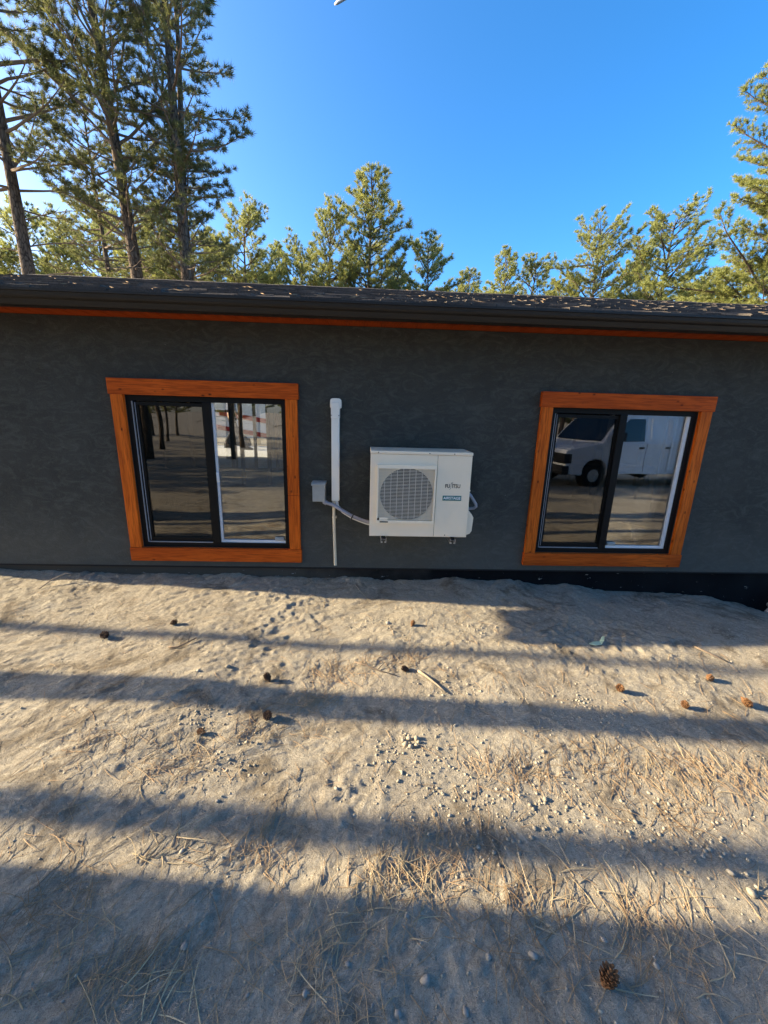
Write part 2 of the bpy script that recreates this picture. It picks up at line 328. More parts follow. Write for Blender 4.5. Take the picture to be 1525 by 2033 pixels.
def gh(x, y): return float(ground_z(x, y))

# ------------------------------------------------------------------ house
HX0, HX1, HY1 = -4.45, 8.6, 6.30
house = empty('house', (0, 0, 0)); tag(house, 'single storey dark grey stucco house with orange wood window trim', 'house')
def wall_with_holes(x0, x1, z0, z1, y0, y1, holes):
    cx = sorted({x0, x1, *[h[0] for h in holes], *[h[1] for h in holes]}); cz = sorted({z0, z1, *[h[2] for h in holes], *[h[3] for h in holes]})
    m = MB(); hole = lambda i, j: i < 0 or j < 0 or i >= len(cx) - 1 or j >= len(cz) - 1 or any(h[0] <= cx[i] < h[1] and h[2] <= cz[j] < h[3] for h in holes)
    for i in range(len(cx) - 1):
        for j in range(len(cz) - 1):
            if hole(i, j): continue
            a, b, c, d = cx[i], cx[i + 1], cz[j], cz[j + 1]
            for y in (y0, y1): m.add([(a, y, c), (b, y, c), (b, y, d), (a, y, d)], [(0, 1, 2, 3)])
            if hole(i - 1, j): m.add([(a, y0, c), (a, y1, c), (a, y1, d), (a, y0, d)], [(0, 1, 2, 3)])
            if hole(i + 1, j): m.add([(b, y0, c), (b, y1, c), (b, y1, d), (b, y0, d)], [(0, 1, 2, 3)])
            if hole(i, j - 1): m.add([(a, y0, c), (b, y0, c), (b, y1, c), (a, y1, c)], [(0, 1, 2, 3)])
            if hole(i, j + 1): m.add([(a, y0, d), (b, y0, d), (b, y1, d), (a, y1, d)], [(0, 1, 2, 3)])
    return m
WINS = [(-2.012, -0.700), (1.575, 2.887)]; WZ0, WZ1 = 0.292, 1.612
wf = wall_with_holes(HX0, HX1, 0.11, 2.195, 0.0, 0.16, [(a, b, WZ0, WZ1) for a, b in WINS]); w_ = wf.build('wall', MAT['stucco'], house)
bm = bmesh.new(); bm.from_mesh(w_.data); bmesh.ops.remove_doubles(bm, verts=bm.verts, dist=1e-4); bmesh.ops.recalc_face_normals(bm, faces=bm.faces); bm.to_mesh(w_.data); bm.free()
DOOR = (-3.75, -2.35, 0.40, 2.15)
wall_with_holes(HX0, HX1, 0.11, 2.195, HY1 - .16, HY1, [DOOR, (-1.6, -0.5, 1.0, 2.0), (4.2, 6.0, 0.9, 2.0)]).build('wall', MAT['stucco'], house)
ZR, YR = 3.33, 3.15
for xa, xb in ((HX0, HX0 + .16), (HX1 - .16, HX1)):
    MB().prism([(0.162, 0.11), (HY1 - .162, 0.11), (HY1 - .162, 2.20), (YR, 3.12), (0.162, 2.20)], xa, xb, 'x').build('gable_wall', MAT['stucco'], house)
m = MB(); m.box(HX0 + .02, HX1 - .02, 0.022, 0.2, -1.4, 0.108); m.box(HX0 + .02, HX1 - .02, HY1 - .2, HY1 - .022, -1.4, 0.108)
m.box(HX0 + .02, HX0 + .2, 0.2, HY1 - .2, -1.4, 0.108); m.box(HX1 - .2, HX1 - .02, 0.2, HY1 - .2, -1.4, 0.108); m.build('foundation', MAT['found'], house)
MB().box(HX0 + .002, HX1 - .002, -0.006, 0.02, 0.098, 0.110).build('drip_screed', MAT['fascia'], house)
MB().box(HX0 + .17, HX1 - .17, 0.17, HY1 - .17, 0.34, 0.40).build('floor', MAT['osb'], house)
MB().box(HX0 + .17, HX1 - .17, 0.17, HY1 - .17, 2.20, 2.22).build('ceiling', MAT['drywall'], house)
# roof
EY, EZ = -0.44, 2.272; SL = (ZR - EZ) / (YR - EY); RX0, RX1 = HX0 - .5, HX1 + .5
def rz(y): return EZ + (y - EY) * SL
BY = 2 * YR - EY
roof = MB().prism([(EY, EZ - .02), (YR, ZR - .02), (BY, EZ - .02), (BY, EZ - .10), (YR, ZR - .10), (EY, EZ - .10)], RX0, RX1, 'x').build('roof', MAT['fascia'], house)
rr = random.Random(5); m = MB(); yc = EY - 0.012; row = 0
while yc < YR - 0.02:
    x = RX0 - rr.random() * .3; ey2 = min(yc + 0.145, YR)
    while x < RX1:
        w = rr.choice([.10, .14, .18, .24, .32]); th = rr.choice([.004, .006, .011, .013]) + rr.random() * .002; dy = rr.uniform(-.004, .004); lift = rr.random() ** 6 * .008
        a, b = max(x, RX0 - .01), min(x + w - .004, RX1 + .01)
        if b > a:
            z0 = rz(yc) + .002; z1 = rz(ey2) + .002
            m.add([(a, yc + dy, z0 - .018), (b, yc + dy, z0 - .018), (b, yc + dy, z0 + th + lift), (a, yc + dy, z0 + th + lift * rr.random()), (a, ey2, z1 + .001), (b, ey2, z1 + .001)], [(0, 1, 2, 3), (3, 2, 5, 4), (0, 3, 4), (1, 5, 2)])
        x += w
    yc += 0.128; row += 1
tag(m.build('shingles', MAT['shingle'], roof), kind='stuff')
m = MB(); m.add([(RX0, YR, ZR), (RX1, YR, ZR), (RX1, BY, EZ), (RX0, BY, EZ)], [(0, 1, 2, 3)]); m.build('rear_slope', MAT['shingle'], roof)
m = MB(); x = RX0
while x < RX1:
    h = .014 + rr.random() * .006
    m.add([(x, YR - .15, rz(YR - .15) + h), (x + .2, YR - .15, rz(YR - .15) + h), (x + .2, YR, ZR + h + .004), (x, YR, ZR + h + .004), (x, YR + .15, ZR - .044 + h), (x + .2, YR + .15, ZR - .044 + h), (x, YR - .15, rz(YR - .15)), (x + .2, YR - .15, rz(YR - .15))], [(0, 1, 2, 3), (3, 2, 5, 4), (6, 7, 1, 0)]); x += .2
tag(m.build('ridge_caps', MAT['shingle'], roof), kind='stuff')
# fascia, drip edge, gutter, soffit boards
MB().box(RX0, RX1, -0.375, -0.345, 2.168, 2.262).build('fascia', MAT['fascia'], house)
prof = [(-.377, 2.252), (-.377, 2.135), (-.455, 2.135), (-.462, 2.150), (-.470, 2.178), (-.489, 2.190), (-.496, 2.205), (-.500, 2.232), (-.509, 2.236), (-.509, 2.256), (-.498, 2.256), (-.498, 2.243), (-.492, 2.236), (-.486, 2.205), (-.465, 2.186), (-.452, 2.142), (-.381, 2.142), (-.381, 2.252)]
prof = [(a, 2.165 + (b - 2.135) * .752) for a, b in prof]
g = MB().prism(prof, RX0 - .01, RX1 + .01, 'x').build('gutter', MAT['gutter'], house)
MB().prism([(-.376, 2.262), (-.452, 2.262), (-.456, 2.247), (-.459, 2.247), (-.456, 2.268), (-.376, 2.268)], RX0, RX1, 'x').build('drip_edge', MAT['gutter'], house)
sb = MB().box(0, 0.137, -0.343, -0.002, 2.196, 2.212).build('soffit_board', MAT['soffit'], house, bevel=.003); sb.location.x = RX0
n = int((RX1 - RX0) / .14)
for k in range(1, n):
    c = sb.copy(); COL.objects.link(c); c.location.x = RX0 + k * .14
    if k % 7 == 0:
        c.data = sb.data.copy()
# windows
def window(x0, x1, idx):
    t = MB(); 
    for a, b, c, d in ((x0, x1, WZ1 - .045, WZ1), (x0, x1, WZ0, WZ0 + .042), (x0, x0 + .04, WZ0 + .042, WZ1 - .045), (x1 - .04, x1, WZ0 + .042, WZ1 - .045)): t.box(a, b, .005, .09, c, d)
    wn = t.build('window', MAT['black'], house)
    mx = x0 + .655
    t = MB(); t.box(mx - .035, mx + .030, .000, .085, WZ0 + .042, WZ1 - .045); t.build('mullion', MAT['black'], wn, bevel=.004)
    # left sliding sash, set back in its track
    a, b, c, d = x0 + .052, mx - .036, WZ0 + .055, WZ1 - .055; t = MB()
    for q in ((a, b, d - .028, d), (a, b, c, c + .03), (a, a + .032, c + .03, d - .028), (b - .012, b, c + .03, d - .028)): t.box(q[0], q[1], .020, .06, q[2], q[3])
    t.build('sash', MAT['black'], wn)
    t = MB(); t.box(x0 + .0405, x0 + .045, .006, .02, WZ0 + .045, WZ1 - .05); t.box(x0 + .062, x0 + .065, .012, .0195, WZ0 + .06, WZ1 - .06)
    t.box(x0 + .05, mx - .04, .004, .018, WZ0 + .0425, WZ0 + .049); t.build('track', MAT['greytrack'], wn)
    MB().box(a + .02, b - .005, .034, .040, c + .02, d - .02).build('pane', MAT['glassd'], wn)
    a2, b2 = mx + .031, x1 - .041; MB().box(a2, b2, .040, .046, WZ0 + .043, WZ1 - .046).build('pane', MAT['glass'], wn)
    t = MB()
    if idx == 0: t.box(a2, a2 + .018, .022, .0395, WZ0 + .067, WZ1 - .046)
    else: t.box(b2 - .030, b2, .022, .0395, WZ0 + .067, WZ1 - .046); t.box(b2 - .09, b2 - .075, .06, .09, WZ0 + .067, WZ1 - .046)
    t.box(a2, b2, .022, .0395, WZ0 + .043, WZ0 + .0665); t.build('inner_frame', MAT['white'], wn)
    t = MB(); lx = (b2 - .06) if idx == 0 else a2 + .065; t.box(lx - .04, lx + .04, .018, .0385, WZ0 + .0668, WZ0 + .098); t.box(lx - .025, lx + .025, .014, .0178, WZ0 + .072, WZ0 + .090)
    t.build('latch', MAT['boxg'], wn, bevel=.004)
    if idx == 0: MB().box(a2 + .002, a2 + .026, .008, .0215, .90, .98).build('handle', MAT['white'], wn, bevel=.004)
    # wood trim
    hx = .100
    MB().box(x0 - .112, x1 + .112, -.040, -.0005, WZ1 + .0, WZ1 + .126).build('trim_board', MAT['trim_x'], wn, bevel=.003)
    MB().box(x0 - .104, x1 + .107, -.040, -.0005, WZ0 - .122, WZ0 - .0).build('trim_board', MAT['trim_x'], wn, bevel=.003)
    MB().box(x0 - hx, x0 - .001, -.034, -.0005, WZ0 + .001, WZ1 - .001).build('trim_board', MAT['trim_z'], wn, bevel=.003)
    if idx == 0:   # the right stile of this window is pieced from two lengths
        MB().box(x1 + .001, x1 + hx, -.034, -.0005, .797, WZ1 - .001).build('trim_board', MAT['trim_z'], wn, bevel=.003)
        MB().box(x1 + .001, x1 + hx, -.034, -.0005, WZ0 + .001, .795).build('trim_board', MAT['trim_z'], wn, bevel=.003)
    else: MB().box(x1 + .001, x1 + hx, -.034, -.0005, WZ0 + .001, WZ1 - .001).build('trim_board', MAT['trim_z'], wn, bevel=.003)
    return wn
for k, (a, b) in enumerate(WINS): window(a, b, k)
# inside: stud partitions, door, blocking
stud = MB().box(-.019, .019, -.045, .045, .402, 2.198).build('stud', MAT['stud'], house)
stud.location = (-4.2, 4.1, 0)
for x in (-3.8, -3.30, -2.92, -2.55, -2.50, -2.12, -1.72, -1.32, -.92, -.5, 0.2):
    c = stud.copy(); COL.objects.link(c); c.location = (x, 4.1, 0)
for x in (1.0, 1.4, 1.8, 2.6, 3.1, 3.5, 3.9, 4.3, 4.7, 5.1, 5.5, 5.9): 
    c = stud.copy(); COL.objects.link(c); c.location = (x, 3.2, 0)
for x in (-1.9, -1.5, -1.2):
    c = stud.copy(); COL.objects.link(c); c.location = (x, 2.6, 0); 
MB().box(-3.78, -2.57, 4.06, 4.10, 1.46, 1.50).build('blocking', MAT['stud'], house)
MB().box(-3.75, 0.2, 4.055, 4.145, .4005, .44).build('bottom_plate', MAT['stud'], house)
MB().box(.55, .65, .17, HY1 - .17, .402, 2.198).build('inner_wall', MAT['drywall'], house)
MB().box(.66, HX1 - .18, 5.0, 5.08, .402, 2.198).build('inner_wall', MAT['drywall'], house)
MB().box(-4.26, -4.22, .2, 6.1, .402, 2.198).build('inner_wall', MAT['drywall'], house)
dl = empty('glass_door', (0, 0, 0)); dl.parent = house
dl.location = (-3.73, HY1 - .17, 0); dl.rotation_euler[2] = R(-62)
t = MB()
for q in ((0, .11, .41, 2.1), (.72, .83, .41, 2.1), (.11, .72, 1.98, 2.1), (.11, .72, .41, .66)): t.box(q[0], q[1], -.022, .022, q[2], q[3])
t.build('door_frame', MAT['duct'], dl); MB().box(.11, .72, -.005, .005, .66, 1.98).build('door_pane', MAT['glass'], dl)

# ------------------------------------------------------------------ things fixed to the wall
def lettering(txt, size, x, z, y, mat, parent, sx=1.0, name='lettering', bold=0.0):
    cu = bpy.data.curves.new(name, 'FONT'); cu.body = txt; cu.size = size; cu.extrude = 0.0006; cu.align_x = 'CENTER'; cu.align_y = 'CENTER'; cu.offset = bold
    tmp = bpy.data.objects.new(name, cu); COL.objects.link(tmp); C.view_layer.update()
    me = bpy.data.meshes.new_from_object(tmp.evaluated_get(C.evaluated_depsgraph_get())); bpy.data.objects.remove(tmp); me.materials.clear(); me.materials.append(mat)
    o = link(name, me, parent); o.rotation_euler = (R(90), 0, 0); o.location = (x, y, z); o.scale = (sx, 1, 1); return o
ac = empty('heat_pump', (0.42, -0.36, 0.545)); tag(ac, 'beige outdoor heat pump unit with slatted fan grille hung on the wall', 'heat pump')
P0 = Vector((0.42, -0.36, 0.545))
def acp(mb, name, mat, parent=ac, bevel=0.0, smooth=False):
    off = P0 if parent is ac else Vector((0, 0, 0)); mb.v = [tuple(Vector(v) - P0) for v in mb.v]; return mb.build(name, mat, parent, bevel, smooth)
FY = -0.380; fc = (0.312, 0.895); fr_ = 0.212
# cabinet: sides, back, bottom
m = MB(); m.box(.02, .0245, FY + .004, -.06, .552, 1.212); m.box(.8155, .820, FY + .004, -.06, .552, 1.212); m.box(.02, .82, -.065, -.06, .552, 1.212); m.box(.02, .82, FY + .004, -.06, .545, .552)
acp(m, 'cabinet', MAT['ac'])
# front panel with the round fan opening
m = MB(); n = 48; x0, x1, z0, z1 = .020, .5455, .549, 1.2125
vs = []; 
for k in range(n):
    t = 2 * math.pi * k / n + math.pi / 4; vs.append((fc[0] + fr_ * math.cos(t), FY, fc[1] + fr_ * math.sin(t)))
def edge_pt(t):
    dx, dz = math.cos(t), math.sin(t); s = min([((x1 - fc[0]) / dx) if dx > 1e-9 else ((x0 - fc[0]) / dx) if dx < -1e-9 else 9, ((z1 - fc[1]) / dz) if dz > 1e-9 else ((z0 - fc[1]) / dz) if dz < -1e-9 else 9]); return (fc[0] + dx * s, FY, fc[1] + dz * s)
cor = [math.atan2(z1 - fc[1], x1 - fc[0]), math.atan2(z1 - fc[1], x0 - fc[0]), math.atan2(z0 - fc[1], x0 - fc[0]) % (2 * math.pi), math.atan2(z0 - fc[1], x1 - fc[0]) % (2 * math.pi)]
ang = sorted({round(2 * math.pi * k / n, 6) for k in range(n)} | {round(c % (2 * math.pi), 6) for c in cor}); k_ = len(ang)
inn = [(fc[0] + fr_ * math.cos(t), FY, fc[1] + fr_ * math.sin(t)) for t in ang]; out = [edge_pt(t) for t in ang]; inb = [(p[0], FY + .022, p[2]) for p in inn]; outb = [(p[0], FY + .006, p[2]) for p in out]
fs = []
for i in range(k_):
    j = (i + 1) % k_; fs += [(i, j, j + k_, i + k_), (i, i + 2 * k_, j + 2 * k_, j), (i + k_, j + k_, j + 3 * k_, i + 3 * k_)]
m.add(inn + out + inb + outb, fs); acp(m, 'front_panel', MAT['ac'])
acp(MB().box(.5485, .820, FY, FY + .03, .549, 1.2125), 'service_panel', MAT['ac'], bevel=.003)
acp(MB().box(.5455, .5485, FY + .002, FY + .02, .549, 1.2125), 'seam', MAT['bolt'])
m = MB(); m.box(.016, .824, FY - .005, -.055, 1.2145, 1.240); acp(m, 'lid', MAT['ac'], bevel=.006)
for x in (.08, .48, .675): acp(MB().disc((x, 1.226), .0045, FY - .007, FY - .004, 8), 'screw', MAT['bolt'])
for x in (.64,): acp(MB().disc((x, .562), .0045, FY - .002, FY + .001, 8), 'screw', MAT['bolt'])
# fan, shroud and coil
m = MB(); m.disc(fc, .285, -.165, -.160, 32); acp(m, 'coil', MAT['acdark'])
fan = acp(MB().disc(fc, .055, -.27, -.20, 20, .05), 'fan', MAT['fan'])
for k in range(3):
    m = MB(); a0 = k * 2 * math.pi / 3 + .4; vs = []
    for i, r in enumerate((.045, .10, .155, .195)):
        for j in range(5): t = a0 + (j - 2) * (.26 + .05 * i) + .25 * i * .3; vs.append((fc[0] + r * math.cos(t), -.24 - .02 * (j - 2) + .004, fc[1] + r * math.sin(t)))
    m.add(vs, [(i * 5 + j, i * 5 + j + 1, i * 5 + j + 6, i * 5 + j + 5) for i in range(3) for j in range(4)])
    m.v = [tuple(Vector(v) - P0) for v in m.v]; b = m.build('fan_blade', MAT['fan'], fan, smooth=True)
# grille
gx0, gx1, gz0, gz1 = .073, .538, .662, 1.134
m = MB(); y0, y1 = FY - .024, FY - .001
m.box(gx0, gx1, y0, y1, gz1 - .030, gz1); m.box(gx0, gx1, y0, y1, gz0, gz0 + .024); m.box(gx0, gx0 + .012, y0, y1, gz0 + .024, gz1 - .030); m.box(gx1 - .012, gx1, y0, y1, gz0 + .024, gz1 - .030)
grf = acp(m, 'grille_frame', MAT['acframe'])
m = MB(); ns = 36
for k in range(ns):
    z = gz0 + .030 + (gz1 - .034 - gz0 - .030) * (k + .5) / ns; m.box(gx0 + .012, gx1 - .012, y0 + .005, y0 + .011, z - .0017, z + .0017)
for k in range(1, 9):
    x = gx0 + .012 + (gx1 - gx0 - .024) * k / 9; m.box(x - .0016, x + .0016, y0 + .0115, y0 + .017, gz0 + .024, gz1 - .030)
m.v = [tuple(Vector(v) - P0) for v in m.v]; tag(m.build('grille_wires', MAT['wire'], grf), kind='stuff')
acp(MB().box(.098, .165, FY - .0275, FY - .0242, .700 - .009, .700 + .012), 'rating_plate', MAT['acframe'])
acp(MB().box(.080, .094, FY - .0265, FY - .0192, .688, .703), 'code_patch', MAT['ink'])
acp(MB().box(.102, .168, FY - .0255, FY - .0242, .668, .678), 'warning_strip', MAT['bolt'])
# badges and lettering
acp(MB().box(.603, .754, FY - .0025, FY - .0002, .853, .893), 'badge', MAT['teal'])
lt = lettering('AIRSTAGE', .031, .6785 - P0.x, .873 - P0.z, FY - .0032 - P0.y, MAT['inkw'], ac, 1.0, bold=.0006)
acp(MB().box(.606, .757, FY - .0007, FY - .0002, .930, 1.016), 'sticker', MAT['ac'])
l1 = lettering('FU', .043, .6365 - P0.x, .970 - P0.z, FY - .0012 - P0.y, MAT['ink'], ac, .80, bold=.0009)
l2 = lettering('ITSU', .043, .706 - P0.x, .970 - P0.z, FY - .0012 - P0.y, MAT['ink'], ac, .78, bold=.0009)
m = MB(); yy = FY - .0016
m.tube([(.652, yy, .944), (.658, yy, .947), (.6625, yy, .955), (.664, yy, .975), (.665, yy, .992), (.668, yy, 1.000), (.673, yy, 1.003), (.677, yy, 1.000), (.677, yy, .995), (.673, yy, .991), (.668, yy, .992)], .0012, 5)
acp(m, 'logo_stroke', MAT['ink'])
# valve cover, handle cap on the right side
m = MB(); pr = [(.8205, .838), (.832, .838), (.838, .76), (.866, .728), (.882, .70), (.876, .585), (.860, .560), (.8205, .545)]
m.prism(pr, -.33, -.12, 'y'); acp(m, 'valve_cover', MAT['ac'], bevel=.005)
m = MB(); m.prism([(.8205, .955), (.833, .948), (.848, .922), (.832, .892), (.8205, .888)], -.30, -.18, 'y'); acp(m, 'grip', MAT['ac'], bevel=.004)
cnd = bpy.data.objects
m = MB(); m.tube([(.823, -.2, .905), (.848, -.2, .888), (.878, -.2, .862), (.905, -.19, .825), (.932, -.19, .785), (.938, -.18, .762), (.925, -.16, .742), (.89, -.14, .733), (.84, -.12, .734), (.823, -.12, .735)], .0125, 10)
acp(m, 'cable_conduit', MAT['conduit'], smooth=True)
# wall bracket: rail hidden behind, two arms
br = empty('wall_bracket', (0.42, -.02, .52)); tag(br, 'galvanised steel bracket carrying the heat pump, two arms showing below it', 'bracket')
PB = Vector((.42, -.02, .52))
def brp(mb, name, mat, bevel=0): mb.v = [tuple(Vector(v) - PB) for v in mb.v]; return mb.build(name, mat, br, bevel)
for x in (.137, .705):
    m = MB(); m.box(x - .022, x - .019, -.405, -.001, .496, .536); m.box(x + .019, x + .022, -.405, -.001, .496, .536); m.box(x - .019, x + .019, -.404, -.002, .520, .5225)
    m.box(x - .019, x - .008, -.405, -.395, .496, .506); m.box(x + .008, x + .019, -.405, -.395, .496, .506); brp(m, 'arm', MAT['galv'])
    m = MB(); m.tube([(x, -.36, .500), (x, -.36, .519)], .009, 6); brp(m, 'bolt', MAT['bolt'])
    m = MB(); m.box(x - .015, x + .015, -.39, -.33, .5365, .5445); brp(m, 'rubber_pad', MAT['acdark'])
brp(MB().box(-.1 + .12, .82, -.034, -.001, .60, .64), 'rail', MAT['galv'])
# line cover
ld = empty('line_set_cover', (-.28, -.04, .76)); tag(ld, 'tall off-white plastic cover running down the wall left of the heat pump', 'pipe cover')
PL = Vector((-.28, -.04, .76))
def ldp(mb, name, mat, bevel=0, smooth=False): mb.v = [tuple(Vector(v) - PL) for v in mb.v]; return mb.build(name, mat, ld, bevel, smooth)
ldp(MB().box(-.3145, -.2475, -.062, -.001, .760, 1.5), 'channel', MAT['duct'], .006)
ldp(MB().box(-.3175, -.2445, -.068, -.001, 1.465, 1.60), 'wall_inlet_cover', MAT['duct'], .01)
m = MB(); cx_, cz_ = -.2775, 1.598; poly = []
for k in range(9): t = math.pi * k / 8; q = (cx_ + .047 * (abs(math.cos(t)) ** .55) * (1 if math.cos(t) >= 0 else -1), cz_ - .005 + .038 * (math.sin(t) ** .55 if math.sin(t) > 0 else 0)); poly.append(q)
poly += [(cx_ - .047, 1.556), (cx_ - .036, 1.548), (cx_ + .036, 1.548), (cx_ + .047, 1.556)]
m.prism(poly, -.060, -.0015, 'y'); ldp(m, 'end_cap', MAT['duct'], .004)
for x in (-.312, -.250): ldp(MB().disc((x, 1.492), .004, -.0715, -.067, 8), 'screw', MAT['bolt'])
# condensate drain
dp = empty('drain_pipe', (-.29, -.03, .15)); tag(dp, 'thin cream plastic pipe hanging straight down below the off-white cover', 'pipe')
m = MB(); m.tube([(-.298, -.035, .775), (-.297, -.035, .60), (-.292, -.04, .40), (-.284, -.045, .152)], .0135, 12)
m.v = [tuple(Vector(v) - Vector((-.29, -.03, .15))) for v in m.v]; m.build('pipe', MAT['pvc'], dp, smooth=False)
m = MB(); m.tube([(-.2975, -.035, .598), (-.2972, -.035, .612)], .0158, 12); m.box(-.285, -.272, -.045, -.001, .600, .610)
m.v = [tuple(Vector(v) - Vector((-.29, -.03, .15))) for v in m.v]; m.build('clamp', MAT['pvc'], dp)
# insulated lines and grey conduit
m = MB(); m.tube([(-.273, -.035, .79), (-.272, -.04, .755), (-.262, -.06, .715), (-.215, -.09, .672), (-.13, -.1, .622), (-.05, -.1, .590), (.0, -.1, .572), (.03, -.1, .566)], .0135, 10)
tag(m.build('refrigerant_line', MAT['duct'], smooth=True), 'white insulated line curving from under the pipe cover to the heat pump', 'pipe')
cd_ = empty('conduit', (-.365, -.06, .75)); tag(cd_, 'grey flexible conduit running from the small steel box to the heat pump', 'conduit')
m = MB(); m.tube([(-.392, -.055, .762), (-.375, -.06, .747), (-.352, -.065, .740), (-.294, -.085, .728), (-.218, -.11, .688), (-.13, -.12, .640), (-.05, -.12, .607), (.0, -.12, .592), (.03, -.11, .586)], .0155, 10)
m.v = [tuple(Vector(v) - Vector((-.365, -.06, .75))) for v in m.v]; m.build('hose', MAT['conduit'], cd_, smooth=True)
m = MB(); m.tube([(-.382, -.058, .7525), (-.358, -.064, .7415)], .021, 10); m.v = [tuple(Vector(v) - Vector((-.365, -.06, .75))) for v in m.v]; m.build('coupling', MAT['conduit'], cd_)
m = MB(); m.tube([(-.138, -.112, .634), (-.128, -.112, .629)], .030, 10); tag(m.build('cable_tie', MAT['bolt']), 'black tie binding the grey conduit to the white line', 'cable tie')
eb = empty('disconnect_box', (-.423, -.05, .757)); tag(eb, 'small grey steel disconnect box on the wall left of the pipe cover', 'electrical box')
PE = Vector((-.423, -.05, .757))
def ebp(mb, name, mat, bevel=0): mb.v = [tuple(Vector(v) - PE) for v in mb.v]; return mb.build(name, mat, eb, bevel)
ebp(MB().box(-.478, -.369, -.088, -.001, .757, .905), 'body', MAT['boxg'], .003)
ebp(MB().box(-.476, -.371, -.094, -.0885, .760, .902), 'cover', MAT['boxg'], .003)
ebp(MB().prism([(-.001, .906), (-.001, .930), (-.09, .926), (-.108, .914), (-.108, .900), (-.0985, .900), (-.0985, .906)], -.484, -.363, 'x'), 'hood', MAT['boxg'], .002)
ebp(MB().box(-.453, -.395, -.0955, -.0942, .855, .885), 'plate', MAT['boxg'], 0)
# corrugated window well at the right end
m = MB(); vs = []; n = 24
for i in range(n):
    z = -.42 + i * .40 / (n - 1)
    for j in range(13):
        t = math.pi * j / 12; r = .50 + .014 * math.sin(i * 1.35); vs.append((4.55 - r * math.cos(t), .02 - .9 * r * math.sin(t) * .5, z))
m.add(vs, [(i * 13 + j, i * 13 + j + 1, i * 13 + j + 14, i * 13 + j + 13) for i in range(n - 1) for j in range(12)])
tag(m.build('window_well', MAT['galv'], smooth=True), 'corrugated galvanised window well at the foot of the wall, far right', 'window well')

# ------------------------------------------------------------------ things seen through the glass
deck = MB().box(-5.2, 1.5, HY1 + .02, HY1 + 3.2, .26, .38).build('deck', MAT['conc'], None); tag(deck, 'pale concrete porch slab behind the house seen through its open door', 'porch')
tr = empty('trailer', (-3.6, 10.6, 0)); tag(tr, 'white work trailer with red stripes parked behind the house, seen through the left window', 'trailer')
m = MB(); m.box(-1.7, 1.9, 0, 1.9, .55, 1.75); m.build('body', MAT['duct'], tr, .02)
for a, b, z in ((-1.5, .9, 1.45), (-1.6, .7, .98)):
    m = MB(); m.prism([(a, z), (b, z - .35), (b, z - .50), (a, z - .15)], -.035, -.002, 'y'); m.build('stripe', MAT['truckred'], tr)
MB().disc((.9, .35), .36, -.05, .2, 24).build('wheel', MAT['tyre'], tr); MB().disc((.9, .35), .18, -.07, -.052, 20).build('hub', MAT['white'], tr)
MB().disc((-.9, .35), .36, -.05, .2, 24).build('wheel', MAT['tyre'], tr)
MB().box(.35, 1.6, -.09, -.055, .74, 1.0).build('fender', MAT['vdark'], tr)

def skin_body(name, verts, edges, rads, mat, parent, root=0):
    me = bpy.data.meshes.new(name); me.from_pydata(verts, edges, []); o = bpy.data.objects.new(name, me); COL.objects.link(o)
    sk = o.modifiers.new('s', 'SKIN'); ss = o.modifiers.new('u', 'SUBSURF'); ss.levels = 2; ss.render_levels = 2
    for i, r in enumerate(rads): me.skin_vertices[0].data[i].radius = (r, r) if not isinstance(r, tuple) else r
    me.skin_vertices[0].data[root].use_root = True; C.view_layer.update()
    m2 = bpy.data.meshes.new_from_object(o.evaluated_get(C.evaluated_depsgraph_get())); bpy.data.objects.remove(o); m2.materials.clear(); m2.materials.append(mat)
    for p in m2.polygons: p.use_smooth = True
    return link(name, m2, parent)
ps = empty('person', (-3.95, 8.35, .38), R(0)); tag(ps, 'person in blue-grey shirt and dark trousers walking outside, seen through the left window', 'person')
# striding to the right (+x)
bv = [(0, 0, .95), (0, 0, 1.15), (.02, 0, 1.40), (.03, 0, 1.50), (.05, 0, 1.62), (.06, 0, 1.68),
      (.02, -.19, 1.42), (.10, -.23, 1.15), (.25, -.20, .98), (.31, -.19, .93), (.02, .19, 1.42), (-.10, .23, 1.15), (-.05, .22, .90), (-.03, .22, .84),
      (0, -.10, .90), (.17, -.10, .50), (.36, -.10, .10), (.46, -.10, .04), (0, .10, .90), (-.02, .10, .50), (-.25, .10, .14), (-.20, .10, .05)]
be = [(0, 1), (1, 2), (2, 3), (3, 4), (4, 5), (2, 6), (6, 7), (7, 8), (8, 9), (2, 10), (10, 11), (11, 12), (12, 13), (0, 14), (14, 15), (15, 16), (16, 17), (0, 18), (18, 19), (19, 20), (20, 21)]
rad = [(.13, .16), (.12, .15), (.13, .18), .055, .085, .09, .065, .045, .035, .04, .065, .045, .035, .04, .10, .065, .045, .04, .10, .065, .045, .04]
skin_body('body', bv, be, rad, MAT['skin'], ps)
skin_body('shirt', [bv[i] for i in (0, 1, 2, 3, 6, 7, 10, 11)], [(0, 1), (1, 2), (2, 3), (2, 4), (4, 5), (2, 6), (6, 7)], [(.16, .19), (.15, .18), (.155, .20), .06, .08, .06, .08, .06], MAT['shirt'], ps)
skin_body('trousers', [(0, 0, 1.0), (0, 0, .93)] + [bv[i] for i in (14, 15, 16, 18, 19, 20)], [(0, 1), (1, 2), (2, 3), (3, 4), (1, 5), (5, 6), (6, 7)], [(.15, .18), (.15, .18), .115, .085, .07, .115, .085, .07], MAT['jeans'], ps, 1)
skin_body('hair', [(.04, 0, 1.70), (.0, 0, 1.66)], [(0, 1)], [.105, .09], MAT['hair'], ps)
for x, y, z, a in ((.42, -.10, .05, 0), (-.20, .10, .07, 0)):
    m = MB(); m.prism([(-.10, -.05), (.17, -.05), (.17, -.01), (.08, .03), (.0, .09), (-.09, .09)], -.045, .045, 'y'); o = m.build('boot', MAT['boot'], ps, .012); o.location = (x, y, z)
